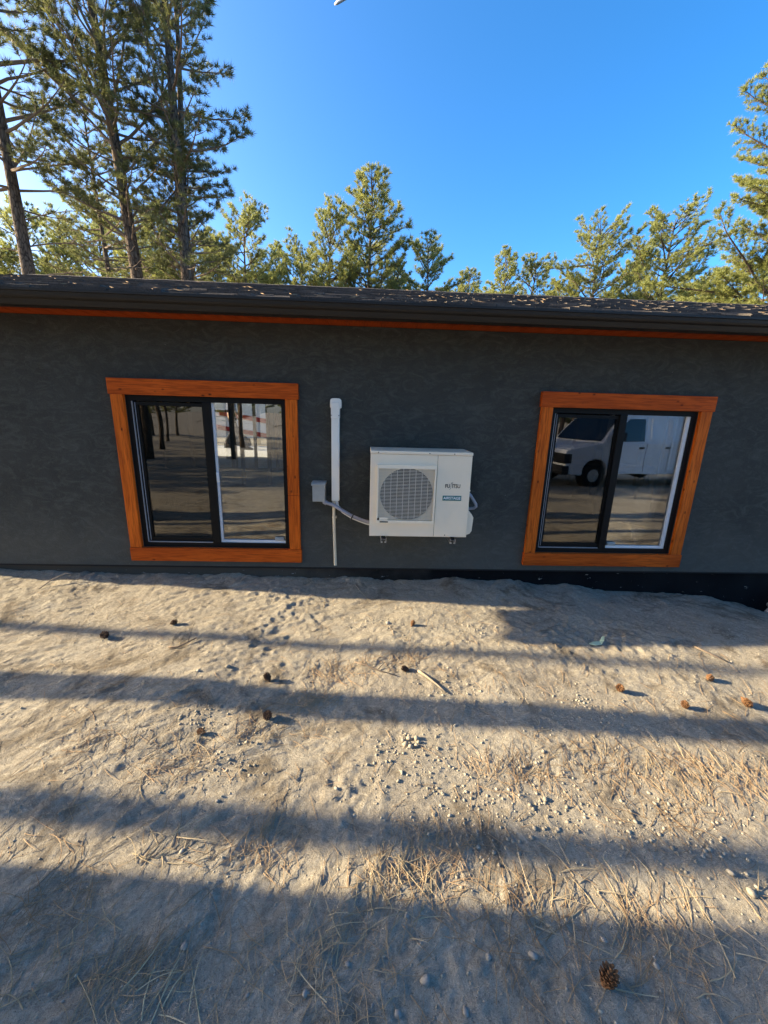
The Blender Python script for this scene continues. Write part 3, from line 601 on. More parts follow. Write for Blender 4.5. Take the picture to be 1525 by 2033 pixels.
# right-hand room: leaning window frame, planks, tray on the sill
lf = empty('window_frame', (2.72, 1.05, .40)); tag(lf, 'tall white window frame leaning inside the room, seen through the right window', 'window frame'); lf.rotation_euler = (R(-7), R(3), R(-14))
t = MB()
for q in ((0, .05, 0, 1.6), (.62, .67, 0, 1.6), (.05, .62, 0, .05), (.05, .62, 1.55, 1.6)): t.box(q[0], q[1], -.03, .03, q[2], q[3])
t.build('frame', MAT['white'], lf, .004)
pk = MB().box(-.75, .75, -.07, .07, -.018, .018).build('plank', MAT['plank'], None, .003); pk.location = (3.6, 1.9, .90); pk.rotation_euler = (R(4), R(3), R(-8)); tag(pk, 'pale sawn plank lying across the sawhorse inside the right window', 'plank')
sh = empty('sawhorse', (3.5, 1.9, .40)); tag(sh, 'wooden sawhorse inside the right window holding a plank', 'sawhorse')
MB().box(-.5, .5, -.045, .045, .39, .465).build('beam', MAT['plank'], sh)
for sx in (-1, 1):
    for sy in (-1, 1):
        m = MB(); m.tube([(sx * .42, sy * .03, .43), (sx * .47, sy * .24, .004)], .028, 4); m.build('leg', MAT['plank'], sh)
ob = MB(); ob.prism([(-.14, -.0), (.14, 0), (.155, .018), (.155, .15), (.14, .17), (-.14, .17), (-.155, .15), (-.155, .018)], -.012, .012, 'y')
ty = empty('tray', (2.76, .135, .352)); tag(ty, 'white plastic tray with rounded corners standing on the sill inside the right window', 'tray'); ty.rotation_euler = (R(-35), 0, R(4))
t = MB()
for q in ((-.13, .13, 0, .02), (-.13, .13, .13, .15), (-.13, -.105, .02, .13), (.105, .13, .02, .13)): t.box(q[0], q[1], -.008, .008, q[2], q[3])
t.build('rim', MAT['white'], ty, .006); MB().box(-.105, .105, -.003, .003, .02, .13).build('base', MAT['sticker'], ty)
MB().box(1.2, 3.4, .163, .30, .27, .288).build('inner_sill', MAT['drywall'], house); MB().box(-2.3, -.4, .163, .24, .27, .288).build('inner_sill', MAT['stud'], house)
# ------------------------------------------------------------------ ground litter
rg = np.random.RandomState(11)
def rock_verts(sub=1):
    bm = bmesh.new(); bmesh.ops.create_icosphere(bm, subdivisions=sub, radius=1.0); v = np.array([p.co[:] for p in bm.verts]); f = np.array([[a.index for a in q.verts] for q in bm.faces]); bm.free(); return v, f
RV, RF = rock_verts(1); RV2, RF2 = rock_verts(2)
def in_view(n, x0=-3.5, x1=4.2, y0=-2.98, y1=-.02):
    """random points over the yard, denser towards the near edge"""
    t = rg.rand(n); y = y1 + (y0 - y1) * t ** .75; hw = 1.0 + (y + 3.0) * 1.05; x = (rg.rand(n) * 2 - 1) * (hw + .35); return x, y
def scatter_rocks(name, x, y, s, mat, label, cat, flat=.65):
    n = len(x); z = ground_z(x, y); jit = 1 + .5 * (rg.rand(n, len(RV), 1) - .5); ax = 1 + .5 * (rg.rand(n, 1, 3) - .5); ax[:, :, 2] *= flat
    v = RV[None] * jit * ax * s[:, None, None]; a = rg.rand(n) * 6.28; c, q = np.cos(a)[:, None], np.sin(a)[:, None]
    v = np.stack([v[..., 0] * c - v[..., 1] * q + x[:, None], v[..., 0] * q + v[..., 1] * c + y[:, None], v[..., 2] + (z + s * .18)[:, None]], -1)
    f = RF[None] + (np.arange(n) * len(RV))[:, None, None]; me = np_mesh(name, v.reshape(-1, 3), f.reshape(-1, 3), mat)
    tag(link(name, me), label, cat, None, 'stuff')
# clods: clustered crumbs
x, y = in_view(9000); s = .0012 + .0045 * rg.rand(9000) ** 4
cen = [(.30, -1.95, .35), (.75, -2.1, .4), (1.05, -2.2, .35), (.45, -2.25, .3), (1.35, -2.3, .3), (.2, -1.83, .14), (-.55, -1.95, .2), (.55, -1.45, .25), (.1, -.75, .2), (.75, -.85, .2), (1.2, -1.6, .3), (-.85, -1.7, .15)]
cxs, cys, css = [], [], []
for a, b, r in cen:
    n = int(620 * r); cxs.append(a + rg.randn(n) * r * .5); cys.append(b + rg.randn(n) * r * .35); css.append(.002 + .0078 * rg.rand(n) ** 3.5)
x = np.concatenate([x] + cxs); y = np.minimum(np.concatenate([y] + cys), -.03); s = np.concatenate([s] + css)
scatter_rocks('dirt_crumbs', x, y, s, MAT['clod'], 'small crumbs and clods of dry dirt scattered over the yard', 'dirt crumbs')
x, y = in_view(1500); scatter_rocks('gravel', x, y, .0012 + .0038 * rg.rand(1500) ** 3, MAT['stone'], 'small pale pebbles scattered over the dirt', 'gravel')

def blades(name, x, y, ang, L, w, lift, curl, mat, label, cat):
    """curved thin blades lying on the ground, four segments each"""
    n = len(x); S = 4; t = np.linspace(0, 1, S + 1)
    a = ang[:, None] + curl[:, None] * t[None]; dx = np.cumsum(np.concatenate([np.zeros((n, 1)), np.cos(a[:, :-1])], 1), 1) * (L / S)[:, None]; dy = np.cumsum(np.concatenate([np.zeros((n, 1)), np.sin(a[:, :-1])], 1), 1) * (L / S)[:, None]
    px, py = x[:, None] + dx, y[:, None] + dy; pz = ground_z(px, np.minimum(py, -.005)); pz = np.maximum(pz, (pz[:, :1] + (pz[:, -1:] - pz[:, :1]) * t)) + .0015 + lift[:, None] * np.sin(t * 2.6)[None]
    ww = (w[:, None] * (1 - .6 * t)[None]) * .5; ex, ey = -np.sin(a) * ww, np.cos(a) * ww
    A = np.stack([px + ex, py + ey, pz], -1); B = np.stack([px - ex, py - ey, pz], -1); T = np.stack([px, py, pz + ww * 1.4], -1)
    V = np.stack([A, T, B], 2).reshape(n, -1, 3); F = []
    for k in range(S):
        o = 3 * k
        F += [(o, o + 1, o + 4, o + 3), (o + 1, o + 2, o + 5, o + 4)]
    F = np.array(F)[None] + (np.arange(n) * V.shape[1])[:, None, None]
    me = np_mesh(name, V.reshape(-1, 3), F.reshape(-1, 4), mat, 4); tag(link(name, me), label, cat, None, 'stuff')
def litter(n, pts, spread):
    k = rg.randint(0, len(pts), n); P = np.array(pts)[k]; return P[:, 0] + rg.randn(n) * P[:, 2] * spread, np.clip(P[:, 1] + rg.randn(n) * P[:, 2] * spread * .55, -2.99, -.04)
nl = 3000; x1_, y1_ = in_view(1500)
clu = [(-.85, -1.95, .30), (-.55, -1.75, .3), (-1.3, -1.85, .3), (-.3, -1.55, .2), (.15, -2.42, .28), (-.1, -2.62, .3), (.55, -2.52, .3), (.95, -2.6, .28), (1.5, -2.0, .35), (1.75, -2.05, .3), (1.1, -1.95, .3), (.7, -2.0, .25), (-.7, -2.66, .2), (-.2, -1.3, .25), (.25, -1.2, .25), (-.4, -2.3, .2), (1.3, -2.2, .3), (-1.0, -2.45, .3), (.3, -2.35, .2)]
x2_, y2_ = litter(nl - 1500, clu, .42); x = np.concatenate([x1_[:1500], x2_]); y = np.concatenate([y1_, y2_])
ang = rg.rand(nl) * 6.28; nk = rg.rand(nl) < .5; ang[nk] = 1.1 + rg.randn(nk.sum()) * .5
blades('pine_needle_litter', x, y, ang, .05 + .11 * rg.rand(nl), .0016 + .0014 * rg.rand(nl), .009 * rg.rand(nl) ** 2, rg.randn(nl) * .5, MAT['litter'], 'fallen brown pine needles scattered across the dirt', 'pine needles')
ns_ = 260; x, y = litter(ns_, clu[:6] + clu[4:14], .40); ang = 1.3 + rg.randn(ns_) * .9
blades('dry_grass', x, y, ang, .04 + .10 * rg.rand(ns_), .0013 + .0012 * rg.rand(ns_), .012 * rg.rand(ns_) ** 2, rg.randn(ns_) * .7, MAT['straw'], 'flattened tufts of dry yellow grass in the dirt', 'dry grass')

nst = 170; x, y = litter(nst, [(-.1, -2.62, .28), (.05, -2.5, .2), (-.9, -2.6, .3), (-.6, -2.72, .2), (.95, -2.62, .25), (.8, -2.5, .25), (1.2, -2.6, .3), (.2, -2.42, .15), (-.75, -2.33, .12), (-.85, -1.95, .3), (1.5, -2.0, .35)], .45); ang = 1.2 + rg.randn(nst) * .9
blades('straw_stems', x, y, ang, .07 + .12 * rg.rand(nst), .0026 + .0018 * rg.rand(nst), .018 * rg.rand(nst) ** 2, rg.randn(nst) * .55, MAT['straw'], 'longer dry stalks lying in clumps on the near ground', 'dry stalks')
# stones one can pick out
SH = []
for k in range(5):
    r = np.random.RandomState(40 + k); v = RV * (1 + .55 * (r.rand(len(RV), 1) - .5)) * np.array([1, .72 + .2 * r.rand(), .5 + .15 * r.rand()])
    v = np.sign(v) * np.abs(v) ** .9; me = np_mesh('stone', v, RF, MAT['stone'] if k != 3 else MAT['clod']); SH.append(me)
stones = [(-.851, -1.281, .022, 3, 'rounded grey dirt lump beside the upper left shadow stripe'), (-1.005, -1.336, .016, 1, 'flattish pale stone just left of the rounded dirt lump'),
 (.172, -.768, .026, 4, 'pale angular stone left of the small upright pine cone near the wall'), (-.542, -2.576, .016, 0, 'grey wedge-shaped stone in the shade at lower left'),
 (-.153, -2.679, .015, 2, 'pale pointed stone in the needle clump at the bottom'), (-.666, -2.316, .014, 0, 'smooth stone in the narrow sunlit band at left'),
 (-.606, -2.124, .014, 1, 'round pebble in the third shadow stripe left of centre'), (-.035, -2.621, .012, 0, 'blue-grey pebble right of the bottom needle clump'),
 (-.321, -2.68, .010, 2, 'tiny bright pebble at the bottom left of centre'), (.199, -2.661, .021, 0, 'long smooth pale stone at the bottom centre, the largest in the shade'),
 (.542, -2.617, .021, 1, 'dark squarish stone left of the large shaded pine cone'), (.402, -2.617, .013, 2, 'small pale stone between the long stone and the dark squarish one'),
 (.305, -2.726, .016, 4, 'pale oval stone close to the bottom edge, right of centre'), (.112, -2.722, .014, 0, 'pale stone close to the bottom edge, left of the long smooth stone'),
 (.264, -2.263, .012, 3, 'dark pebble on the upper rim of the third shadow stripe'), (1.381, -2.48, .026, 3, 'dark half-buried rock on the edge of the bottom shade at right'),
 (1.36, -2.42, .022, 1, 'tan stone in the sunlit band just above the half-buried dark rock'), (.79, -2.581, .016, 2, 'pale upright stone above the large shaded pine cone'),
 (.918, -2.648, .014, 0, 'pale flake of stone right of the large shaded pine cone'), (.157, -2.514, .014, 4, 'brownish stone just inside the bottom shade at centre'),
 (1.335, -2.149, .016, 1, 'tan stone in the sunlit dry grass at right'), (.8, -2.119, .018, 3, 'crumbly sunlit clod right of centre above the third shadow stripe')]
for x, y, s, k, lb in stones:
    o = link('stone', SH[k], None, (x, y, gh(x, y) + s * .22)); s *= .78; o.scale = (s, s, s); o.rotation_euler = (rg.rand() * .5, rg.rand() * .5, rg.rand() * 6.28)
    tag(o, lb, 'stone', 'stones lying on the dirt')
# a cluster of broken clods
for i in range(7):
    a = i * .9; x, y = .243 + .035 * math.cos(a) * (1 + .3 * (i % 2)), -1.825 + .028 * math.sin(a); s = .013 + .007 * ((i * 5) % 3) / 2
    o = link('clod', SH[3], None, (x, y, gh(x, y) + s * .3)); o.scale = (s, s, s * 1.3); o.rotation_euler = (i, i * 2, i * 3)
    tag(o, 'jagged sunlit dirt clod in the small heap just below the second shadow stripe', 'clod', 'heap of broken dirt clods')
# pine cones
def cone_mesh(seed, mat, op=1.0):
    r = random.Random(seed); m = MB(); rows = 9
    m.tube([(0, 0, -.95), (0, 0, -.4), (0, 0, .3), (0, 0, .95)], [.12, .45, .36, .05], 8)
    for i in range(rows):
        t = i / (rows - 1); z = -.8 + 1.65 * t; rad = .98 * (math.sin(math.pi * (0.12 + .80 * (1 - t) ** 0.9)) ** .7) * (.85 if i == 0 else 1); nsc = max(4, int(10 * rad + 1))
        for k in range(nsc):
            a = 2 * math.pi * (k + .5 * (i % 2)) / nsc + r.uniform(-.1, .1); l = rad * r.uniform(.88, 1.08); dz = (.34 - .15 * t) * op + r.uniform(-.04, .04); w = .20
            c, s = math.cos(a), math.sin(a); P = lambda rr, ww, zz: (c * rr - s * ww, s * rr + c * ww, z + zz)
            m.add([P(.25, -w * .4, -.03), P(.25, w * .4, -.03), P(l * .8, w * .95, dz * .55), P(l, w * .35, dz), P(l, -w * .35, dz), P(l * .8, -w * .95, dz * .55), P(l * .82, 0, dz * .55 + .10), P(l * .8, 0, dz * .4 - .10)],
                  [(0, 1, 2, 6), (2, 3, 6), (3, 4, 6), (4, 5, 6), (5, 0, 6), (1, 0, 7), (1, 7, 2), (7, 3, 2), (7, 4, 3), (7, 5, 4), (7, 0, 5)])
    o = m.build('pine_cone', mat); me = o.data; bpy.data.objects.remove(o); return me
CM = [cone_mesh(1, MAT['cone']), cone_mesh(2, MAT['coneD'], .7), cone_mesh(3, MAT['cone'], 1.2)]
cones = [(-1.795, -.952, .034, 1, 'dark pine cone at far left just above the first shadow stripe'), (-1.397, -.815, .026, 1, 'brown pine cone in the sun below the left window'),
 (-.579, -1.38, .029, 1, 'dark pine cone directly above the second shadow stripe left of centre'), (-.508, -1.671, .031, 1, 'reddish dark pine cone at the lower rim of the second shadow stripe'),
 (.357, -.791, .024, 2, 'small tan pine cone nearest the heat pump, beside the pale angular stone'), (.26, -1.289, .025, 1, 'small brown pine cone with twigs just left of the bleached stick'),
 (1.541, -1.468, .030, 2, 'orange-brown open pine cone right of centre in the sunlit band'), (2.185, -1.372, .028, 2, 'tan pine cone upper of the four at the right side'),
 (1.845, -1.6, .027, 0, 'reddish pine cone between two others just above the second shadow stripe at right'), (2.238, -1.567, .031, 2, 'pale golden pine cone nearest the right edge'),
 (.74, -2.68, .034, 0, 'large brown pine cone in the bottom shade among needles'), (-.806, -1.781, .022, 2, 'small weathered pine cone under the second shadow stripe at left')]
for i, (x, y, s, k, lb) in enumerate(cones):
    o = link('pine_cone', CM[k], None, (x, y, gh(x, y) + s * .72)); s *= .92; o.scale = (s * .9, s * .9, s * 1.2); o.rotation_euler = (R(60 + 40 * math.sin(i * 3)), R(25 * math.sin(i * 5)), i * 2.1)
    tag(o, lb, 'pine cone', 'pine cones lying on the dirt')
def stick(pts, r0, r1, label, mat='drytwig', br=()):
    m = MB(); P = [(x, y, gh(x, y) + h) for x, y, h in pts]; n = len(P); m.tube(P, [r0 + (r1 - r0) * i / (n - 1) for i in range(n)], 6)
    for b in br: Q = [(x, y, gh(x, y) + h) for x, y, h in b]; m.tube(Q, [r1 * 1.1] + [r1 * .6] * (len(Q) - 1), 5)
    tag(m.build('stick', MAT[mat], smooth=True), label, 'stick', 'sticks on the dirt')
stick([(.340, -1.300, .010), (.385, -1.355, .012), (.435, -1.42, .012), (.485, -1.485, .008)], .008, .0045, 'straight bleached broken stick lying aslant at centre')
stick([(-1.30, -1.09, .008), (-1.24, -1.095, .010), (-1.19, -1.05, .014), (-1.155, -1.0, .016)], .006, .003, 'curved dead twig with an upright fork below the left window', 'twig', [[(-1.19, -1.05, .014), (-1.20, -.98, .05), (-1.19, -.92, .09)]])
stick([(-.06, -1.22, .022), (.0, -1.25, .018), (.08, -1.285, .012), (.20, -1.34, .008)], .005, .003, 'thin crooked twig left of the brown pine cone at centre', 'twig', [[(0, -1.25, .018), (.01, -1.17, .04)], [(.08, -1.285, .012), (.13, -1.23, .02)]])
stick([(-.09, -.18, .03), (-.04, -.28, .02), (.03, -.40, .008)], .004, .002, 'thin reddish twig leaning from the mound under the drain pipe', 'twig')
stick([(-2.72, -.33, .01), (-2.68, -.24, .05), (-2.60, -.18, .07), (-2.50, -.17, .05)], .005, .002, 'pale rootlet arching out of the mound at far left')
stick([(2.35, -1.05, .01), (2.40, -1.11, .015), (2.47, -1.2, .01)], .007, .004, 'short brown twig at the right side on the first shadow stripe', 'twig')
m = MB(); gzz = gh(1.66, -1.01)
m.add([(1.60, -1.01, gzz + .01), (1.64, -1.03, gzz + .012), (1.69, -1.02, gzz + .012), (1.715, -1.0, gzz + .03), (1.722, -.99, gzz + .06), (1.705, -.985, gzz + .055), (1.69, -.99, gzz + .02), (1.64, -.995, gzz + .02)], [(0, 1, 7), (1, 2, 6, 7), (2, 3, 6), (3, 4, 5, 6)])
o = m.build('leaf', MAT['leafgreen']); sm_ = o.modifiers.new('thick', 'SOLIDIFY'); sm_.thickness = .002; tag(o, 'pale green curled leaf standing up from the dirt below the right window', 'leaf')
# needles lying on the roof and in the gutter
rn = np.random.RandomState(8); n = 170; xr = -3.4 + 7.6 * rn.rand(n); yr = EY + (YR - EY) * rn.rand(n) ** 1.3; xr = xr * (1 + yr * .12); m = MB()
for i in range(n):
    a = rn.rand() * 3.14; L = .04 + .06 * rn.rand(); c, s_ = math.cos(a) * L, math.sin(a) * L * .6; z = rz(yr[i]) + .018; h = .003 + .012 * rn.rand() ** 4; w = .0018
    m.add([(xr[i], yr[i], z), (xr[i] + c, yr[i] + s_, z + s_ * SL + h), (xr[i] + c * .5, yr[i] + s_ * .5 - w, z + s_ * SL * .5), (xr[i] + c * .5, yr[i] + s_ * .5, z + s_ * SL * .5 + h * .5 + w)], [(0, 2, 3), (2, 1, 3)])
tag(m.build('roof_litter', MAT['litter']), 'dead pine needles lying on the shingles above the gutter', 'pine needles', None, 'stuff')

# ------------------------------------------------------------------ pine trees
def pine(seed, H, cb, Rc, r0, nee, nneed, L=.17, w=.013, bw=1.0, mat='needle_n', lean=(0, 0), dense=1.0, dead=6, top_pow=.75, upa=4, fork=False, lv=.6):
    """trunk, branches and crown meshes of one ponderosa-like pine standing on the origin"""
    r = np.random.RandomState(seed); rnd = random.Random(seed)
    ph = r.rand(4) * 6.28
    def tp(z): t = z / H; return Vector((lean[0] * t * H + .10 * math.sin(t * 5 + ph[0]) * t, lean[1] * t * H + .10 * math.sin(t * 4 + ph[1]) * t, z))
    tk = MB(); zs = [i * H / 14 for i in range(15)]; tk.tube([tp(z) for z in zs], [r0 * (1 - .93 * (z / H)) * (1.25 if z == 0 else 1) for z in zs], 10)
    if fork: tk.tube([tp(H * .35), tp(H * .45) + Vector((.35, .2, 0)), tp(H * .65) + Vector((.8, .4, 0)), tp(H * .85) + Vector((1.0, .5, 0))], [r0 * .5, r0 * .42, r0 * .28, .03], 8)
    br = MB(); tips = []; dirs = []
    z = cb; az = r.rand() * 6.28
    def limb(p0, az, L0, el, alive, t):
        n = 6; p = p0.copy(); pts = [p.copy()]; e = el; a = az
        for k in range(n):
            e += (.055 if alive else -.05) + r.randn() * .06; a += r.randn() * .13; s = L0 / n
            p = p + Vector((math.cos(a) * math.cos(e), math.sin(a) * math.cos(e), math.sin(e))) * s; pts.append(p.copy())
        rb = (.016 + .011 * L0) * bw * (1 if alive else .6); br.tube(pts, [max(.005, rb * (1 - .85 * k / n)) for k in range(n + 1)], 5, False)
        ns = max(2, int(L0 / .22 * dense))
        for q in range(ns):
            f = (.28 if alive else .3) + .72 * (q + r.rand() * .7) / ns; f = min(f, .999); k = int(f * n); fr2 = f * n - k; b0 = pts[k].lerp(pts[k + 1], fr2); dd = (pts[k + 1] - pts[k]).normalized()
            side = (1 if q % 2 else -1); ln = (.18 + .30 * L0 * (1 - f) ** .6 * (.5 + .7 * r.rand())) * (1 if alive else .8)
            lat = dd.cross(Vector((0, 0, 1))); lat = lat.normalized() if lat.length > .1 else Vector((1, 0, 0))
            d2 = (dd * .75 + lat * side * (.5 + .5 * r.rand()) + Vector((0, 0, r.uniform(-.15, .45)))).normalized()
            e0 = b0 + d2 * ln; mid = b0 + d2 * ln * .5 + Vector((0, 0, -.02)); br.tube([b0, mid, e0], [.010 * bw, .007 * bw, .004], 4, False)
            if alive:
                nt = max(1, int(ln / .16))
                for u in range(nt): g = 1 - u * .16 / max(ln, .16); tips.append(b0.lerp(e0, max(g, .3)) + Vector(r.randn(3) * .025)); dirs.append(d2)
        if alive:
            for q in range(3): tips.append(pts[-1] + Vector(r.randn(3) * .03)); dirs.append((pts[-1] - pts[-2]).normalized())
    while z < H - .15:
        t = (z - cb) / (H - cb); prof = (min(1, .55 + t * 2.0) * (1 - t) ** top_pow + .10) * (.78 + .44 * math.sin(z * 2.3 + ph[2]) ** 2); nb = 3 + (r.rand() < .6)
        for k in range(nb):
            if r.rand() < .14: continue
            az += 2.4 + r.randn() * .3; L0 = Rc * prof * (.85 - lv / 2 + lv * r.rand()); limb(tp(z + r.rand() * .25), az, L0, R(upa + 30 * t + r.randn() * 11), True, t)
        z += nee
    for k in range(dead):
        zz = cb * (.35 + .65 * r.rand()); limb(tp(zz), r.rand() * 6.28, Rc * (.3 + .5 * r.rand()), R(r.uniform(-5, 30)), False, 0)
    T = np.array([p[:] for p in tips]); D = np.array([d[:] for d in dirs]); N = len(T); V = r.randn(N, nneed, 3); V /= np.linalg.norm(V, axis=2, keepdims=True)
    V = V + D[:, None] * .75 + np.array([0, 0, .35]); V /= np.linalg.norm(V, axis=2, keepdims=True); ln = L * (.7 + .5 * r.rand(N, nneed, 1)) * (.75 + .5 * r.rand(N, 1, 1))
    base = T[:, None] - D[:, None] * (.10 * r.rand(N, nneed, 1)) + V * .015; P = r.randn(N, nneed, 3); P -= (P * V).sum(2, keepdims=True) * V; P /= np.linalg.norm(P, axis=2, keepdims=True)
    A = base + P * w * .5; B = base - P * w * .5; E = base + V * ln; VV = np.stack([A, B, E], 2).reshape(-1, 3); FF = np.arange(len(VV)).reshape(-1, 3)
    cr = np_mesh('crown', VV, FF, MAT[mat])
    t_o = tk.build('trunk', MAT['bark'], smooth=True); b_o = br.build('branches', MAT['twig'] if mat == 'needle_n' else MAT['bark']); tm, bmh = t_o.data, b_o.data
    bpy.data.objects.remove(t_o); bpy.data.objects.remove(b_o); return tm, bmh, cr, N
NT = 0
def plant(meshes, x, y, label, group, rz=0.0, s=1.0, z=None, sxy=1.0):
    root = empty('pine_tree', (x, y, (-.6 if z is None else z)), rz); root.scale = (s * sxy, s * sxy, s); tag(root, label, 'tree', group)
    link('trunk', meshes[0], root); tag(link('branches', meshes[1], root), kind='stuff'); link('crown', meshes[2], root); return root
CY = -3.4495
def at(dx, Y): return dx * Y, CY + Y      # dx = sideways distance per metre of depth
GN = 'tall pines close behind the house'; GF = 'pines beyond the house'
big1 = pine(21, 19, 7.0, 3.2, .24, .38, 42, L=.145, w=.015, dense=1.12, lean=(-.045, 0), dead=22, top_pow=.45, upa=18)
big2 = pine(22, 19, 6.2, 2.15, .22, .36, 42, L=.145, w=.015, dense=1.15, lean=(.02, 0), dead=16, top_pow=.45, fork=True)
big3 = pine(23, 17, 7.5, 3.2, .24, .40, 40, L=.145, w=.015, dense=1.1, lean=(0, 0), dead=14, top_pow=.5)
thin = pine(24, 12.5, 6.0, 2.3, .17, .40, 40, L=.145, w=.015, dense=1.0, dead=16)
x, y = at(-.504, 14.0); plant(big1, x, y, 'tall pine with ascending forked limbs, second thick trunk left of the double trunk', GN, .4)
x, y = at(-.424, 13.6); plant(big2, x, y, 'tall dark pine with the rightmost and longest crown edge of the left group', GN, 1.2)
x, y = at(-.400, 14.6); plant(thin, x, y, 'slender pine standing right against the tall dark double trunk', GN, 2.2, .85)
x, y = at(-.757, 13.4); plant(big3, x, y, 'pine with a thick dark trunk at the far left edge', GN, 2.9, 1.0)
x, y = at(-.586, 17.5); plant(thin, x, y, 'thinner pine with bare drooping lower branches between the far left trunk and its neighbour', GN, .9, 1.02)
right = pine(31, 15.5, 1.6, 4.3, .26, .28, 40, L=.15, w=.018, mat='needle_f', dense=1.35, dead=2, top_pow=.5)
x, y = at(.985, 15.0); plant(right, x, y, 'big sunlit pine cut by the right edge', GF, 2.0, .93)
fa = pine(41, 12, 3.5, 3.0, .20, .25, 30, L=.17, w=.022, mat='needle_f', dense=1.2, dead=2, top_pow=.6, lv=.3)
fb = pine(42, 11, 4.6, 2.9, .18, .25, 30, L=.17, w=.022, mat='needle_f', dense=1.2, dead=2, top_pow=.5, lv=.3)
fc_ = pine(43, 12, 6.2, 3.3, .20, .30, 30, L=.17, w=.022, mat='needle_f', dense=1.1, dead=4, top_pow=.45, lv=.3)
print('tips', big1[3], big2[3], right[3], fa[3], fb[3], fc_[3])
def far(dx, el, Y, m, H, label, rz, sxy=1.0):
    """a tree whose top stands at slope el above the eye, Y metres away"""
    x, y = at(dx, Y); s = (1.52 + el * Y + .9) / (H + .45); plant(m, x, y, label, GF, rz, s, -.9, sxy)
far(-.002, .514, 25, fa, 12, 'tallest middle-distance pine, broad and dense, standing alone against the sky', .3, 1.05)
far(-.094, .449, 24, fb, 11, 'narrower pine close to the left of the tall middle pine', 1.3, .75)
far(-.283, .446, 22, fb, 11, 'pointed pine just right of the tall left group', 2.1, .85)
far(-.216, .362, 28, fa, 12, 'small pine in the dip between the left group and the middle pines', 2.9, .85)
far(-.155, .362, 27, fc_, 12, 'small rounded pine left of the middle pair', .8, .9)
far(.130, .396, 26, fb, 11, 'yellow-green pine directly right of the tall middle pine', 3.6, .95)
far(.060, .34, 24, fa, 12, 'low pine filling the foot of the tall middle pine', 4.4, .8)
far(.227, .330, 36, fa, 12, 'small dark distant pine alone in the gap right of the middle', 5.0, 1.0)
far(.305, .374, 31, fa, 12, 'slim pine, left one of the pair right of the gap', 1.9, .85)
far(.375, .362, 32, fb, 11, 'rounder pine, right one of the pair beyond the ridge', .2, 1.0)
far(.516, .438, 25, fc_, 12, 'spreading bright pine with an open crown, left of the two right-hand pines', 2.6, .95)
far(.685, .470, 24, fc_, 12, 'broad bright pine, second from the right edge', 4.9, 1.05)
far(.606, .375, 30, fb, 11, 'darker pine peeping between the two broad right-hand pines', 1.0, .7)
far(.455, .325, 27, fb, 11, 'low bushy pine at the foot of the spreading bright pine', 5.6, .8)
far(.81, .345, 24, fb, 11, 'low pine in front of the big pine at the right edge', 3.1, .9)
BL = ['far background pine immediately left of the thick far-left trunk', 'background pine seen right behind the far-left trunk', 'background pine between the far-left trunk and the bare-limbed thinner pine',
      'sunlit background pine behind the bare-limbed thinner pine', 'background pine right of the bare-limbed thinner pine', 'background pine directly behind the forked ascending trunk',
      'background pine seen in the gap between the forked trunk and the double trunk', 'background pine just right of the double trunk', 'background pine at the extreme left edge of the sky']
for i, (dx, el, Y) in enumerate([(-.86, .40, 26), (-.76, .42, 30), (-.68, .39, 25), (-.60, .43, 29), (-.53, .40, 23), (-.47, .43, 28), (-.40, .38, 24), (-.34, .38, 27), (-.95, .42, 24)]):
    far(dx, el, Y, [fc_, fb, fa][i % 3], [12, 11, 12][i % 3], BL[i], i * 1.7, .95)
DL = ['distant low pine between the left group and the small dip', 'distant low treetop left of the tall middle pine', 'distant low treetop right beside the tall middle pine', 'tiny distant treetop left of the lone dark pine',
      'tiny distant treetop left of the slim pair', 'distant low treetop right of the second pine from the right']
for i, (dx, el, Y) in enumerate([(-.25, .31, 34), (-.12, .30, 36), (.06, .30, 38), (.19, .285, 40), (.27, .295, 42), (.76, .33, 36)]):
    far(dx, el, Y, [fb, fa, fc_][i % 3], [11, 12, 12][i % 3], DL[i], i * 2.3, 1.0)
# pines to the left of the yard: their trunks throw the long stripes over the dirt
GS = 'pines beside the yard outside the picture'
caster = pine(51, 15, 7.5, 2.4, .12, .6, 14, L=.22, w=.03, dense=.7, dead=0)
def trunk_at(x, yc, r, base_r=.12, m=None, label='pine beside the yard, just outside the left edge', H=1.0):
    o = plant(caster if m is None else m, x, yc + math.tan(R(SUN_AZ)) * (-x), label, GS, x * 1.3, H, -.35, r / base_r / H); return o
# positions given by where the stripe crosses x = 0
trunk_at(-6.6, -1.585, .125); trunk_at(-11.0, -1.06, .065); trunk_at(-9.0, -2.25, .095); trunk_at(-5.2, -2.81, .36)
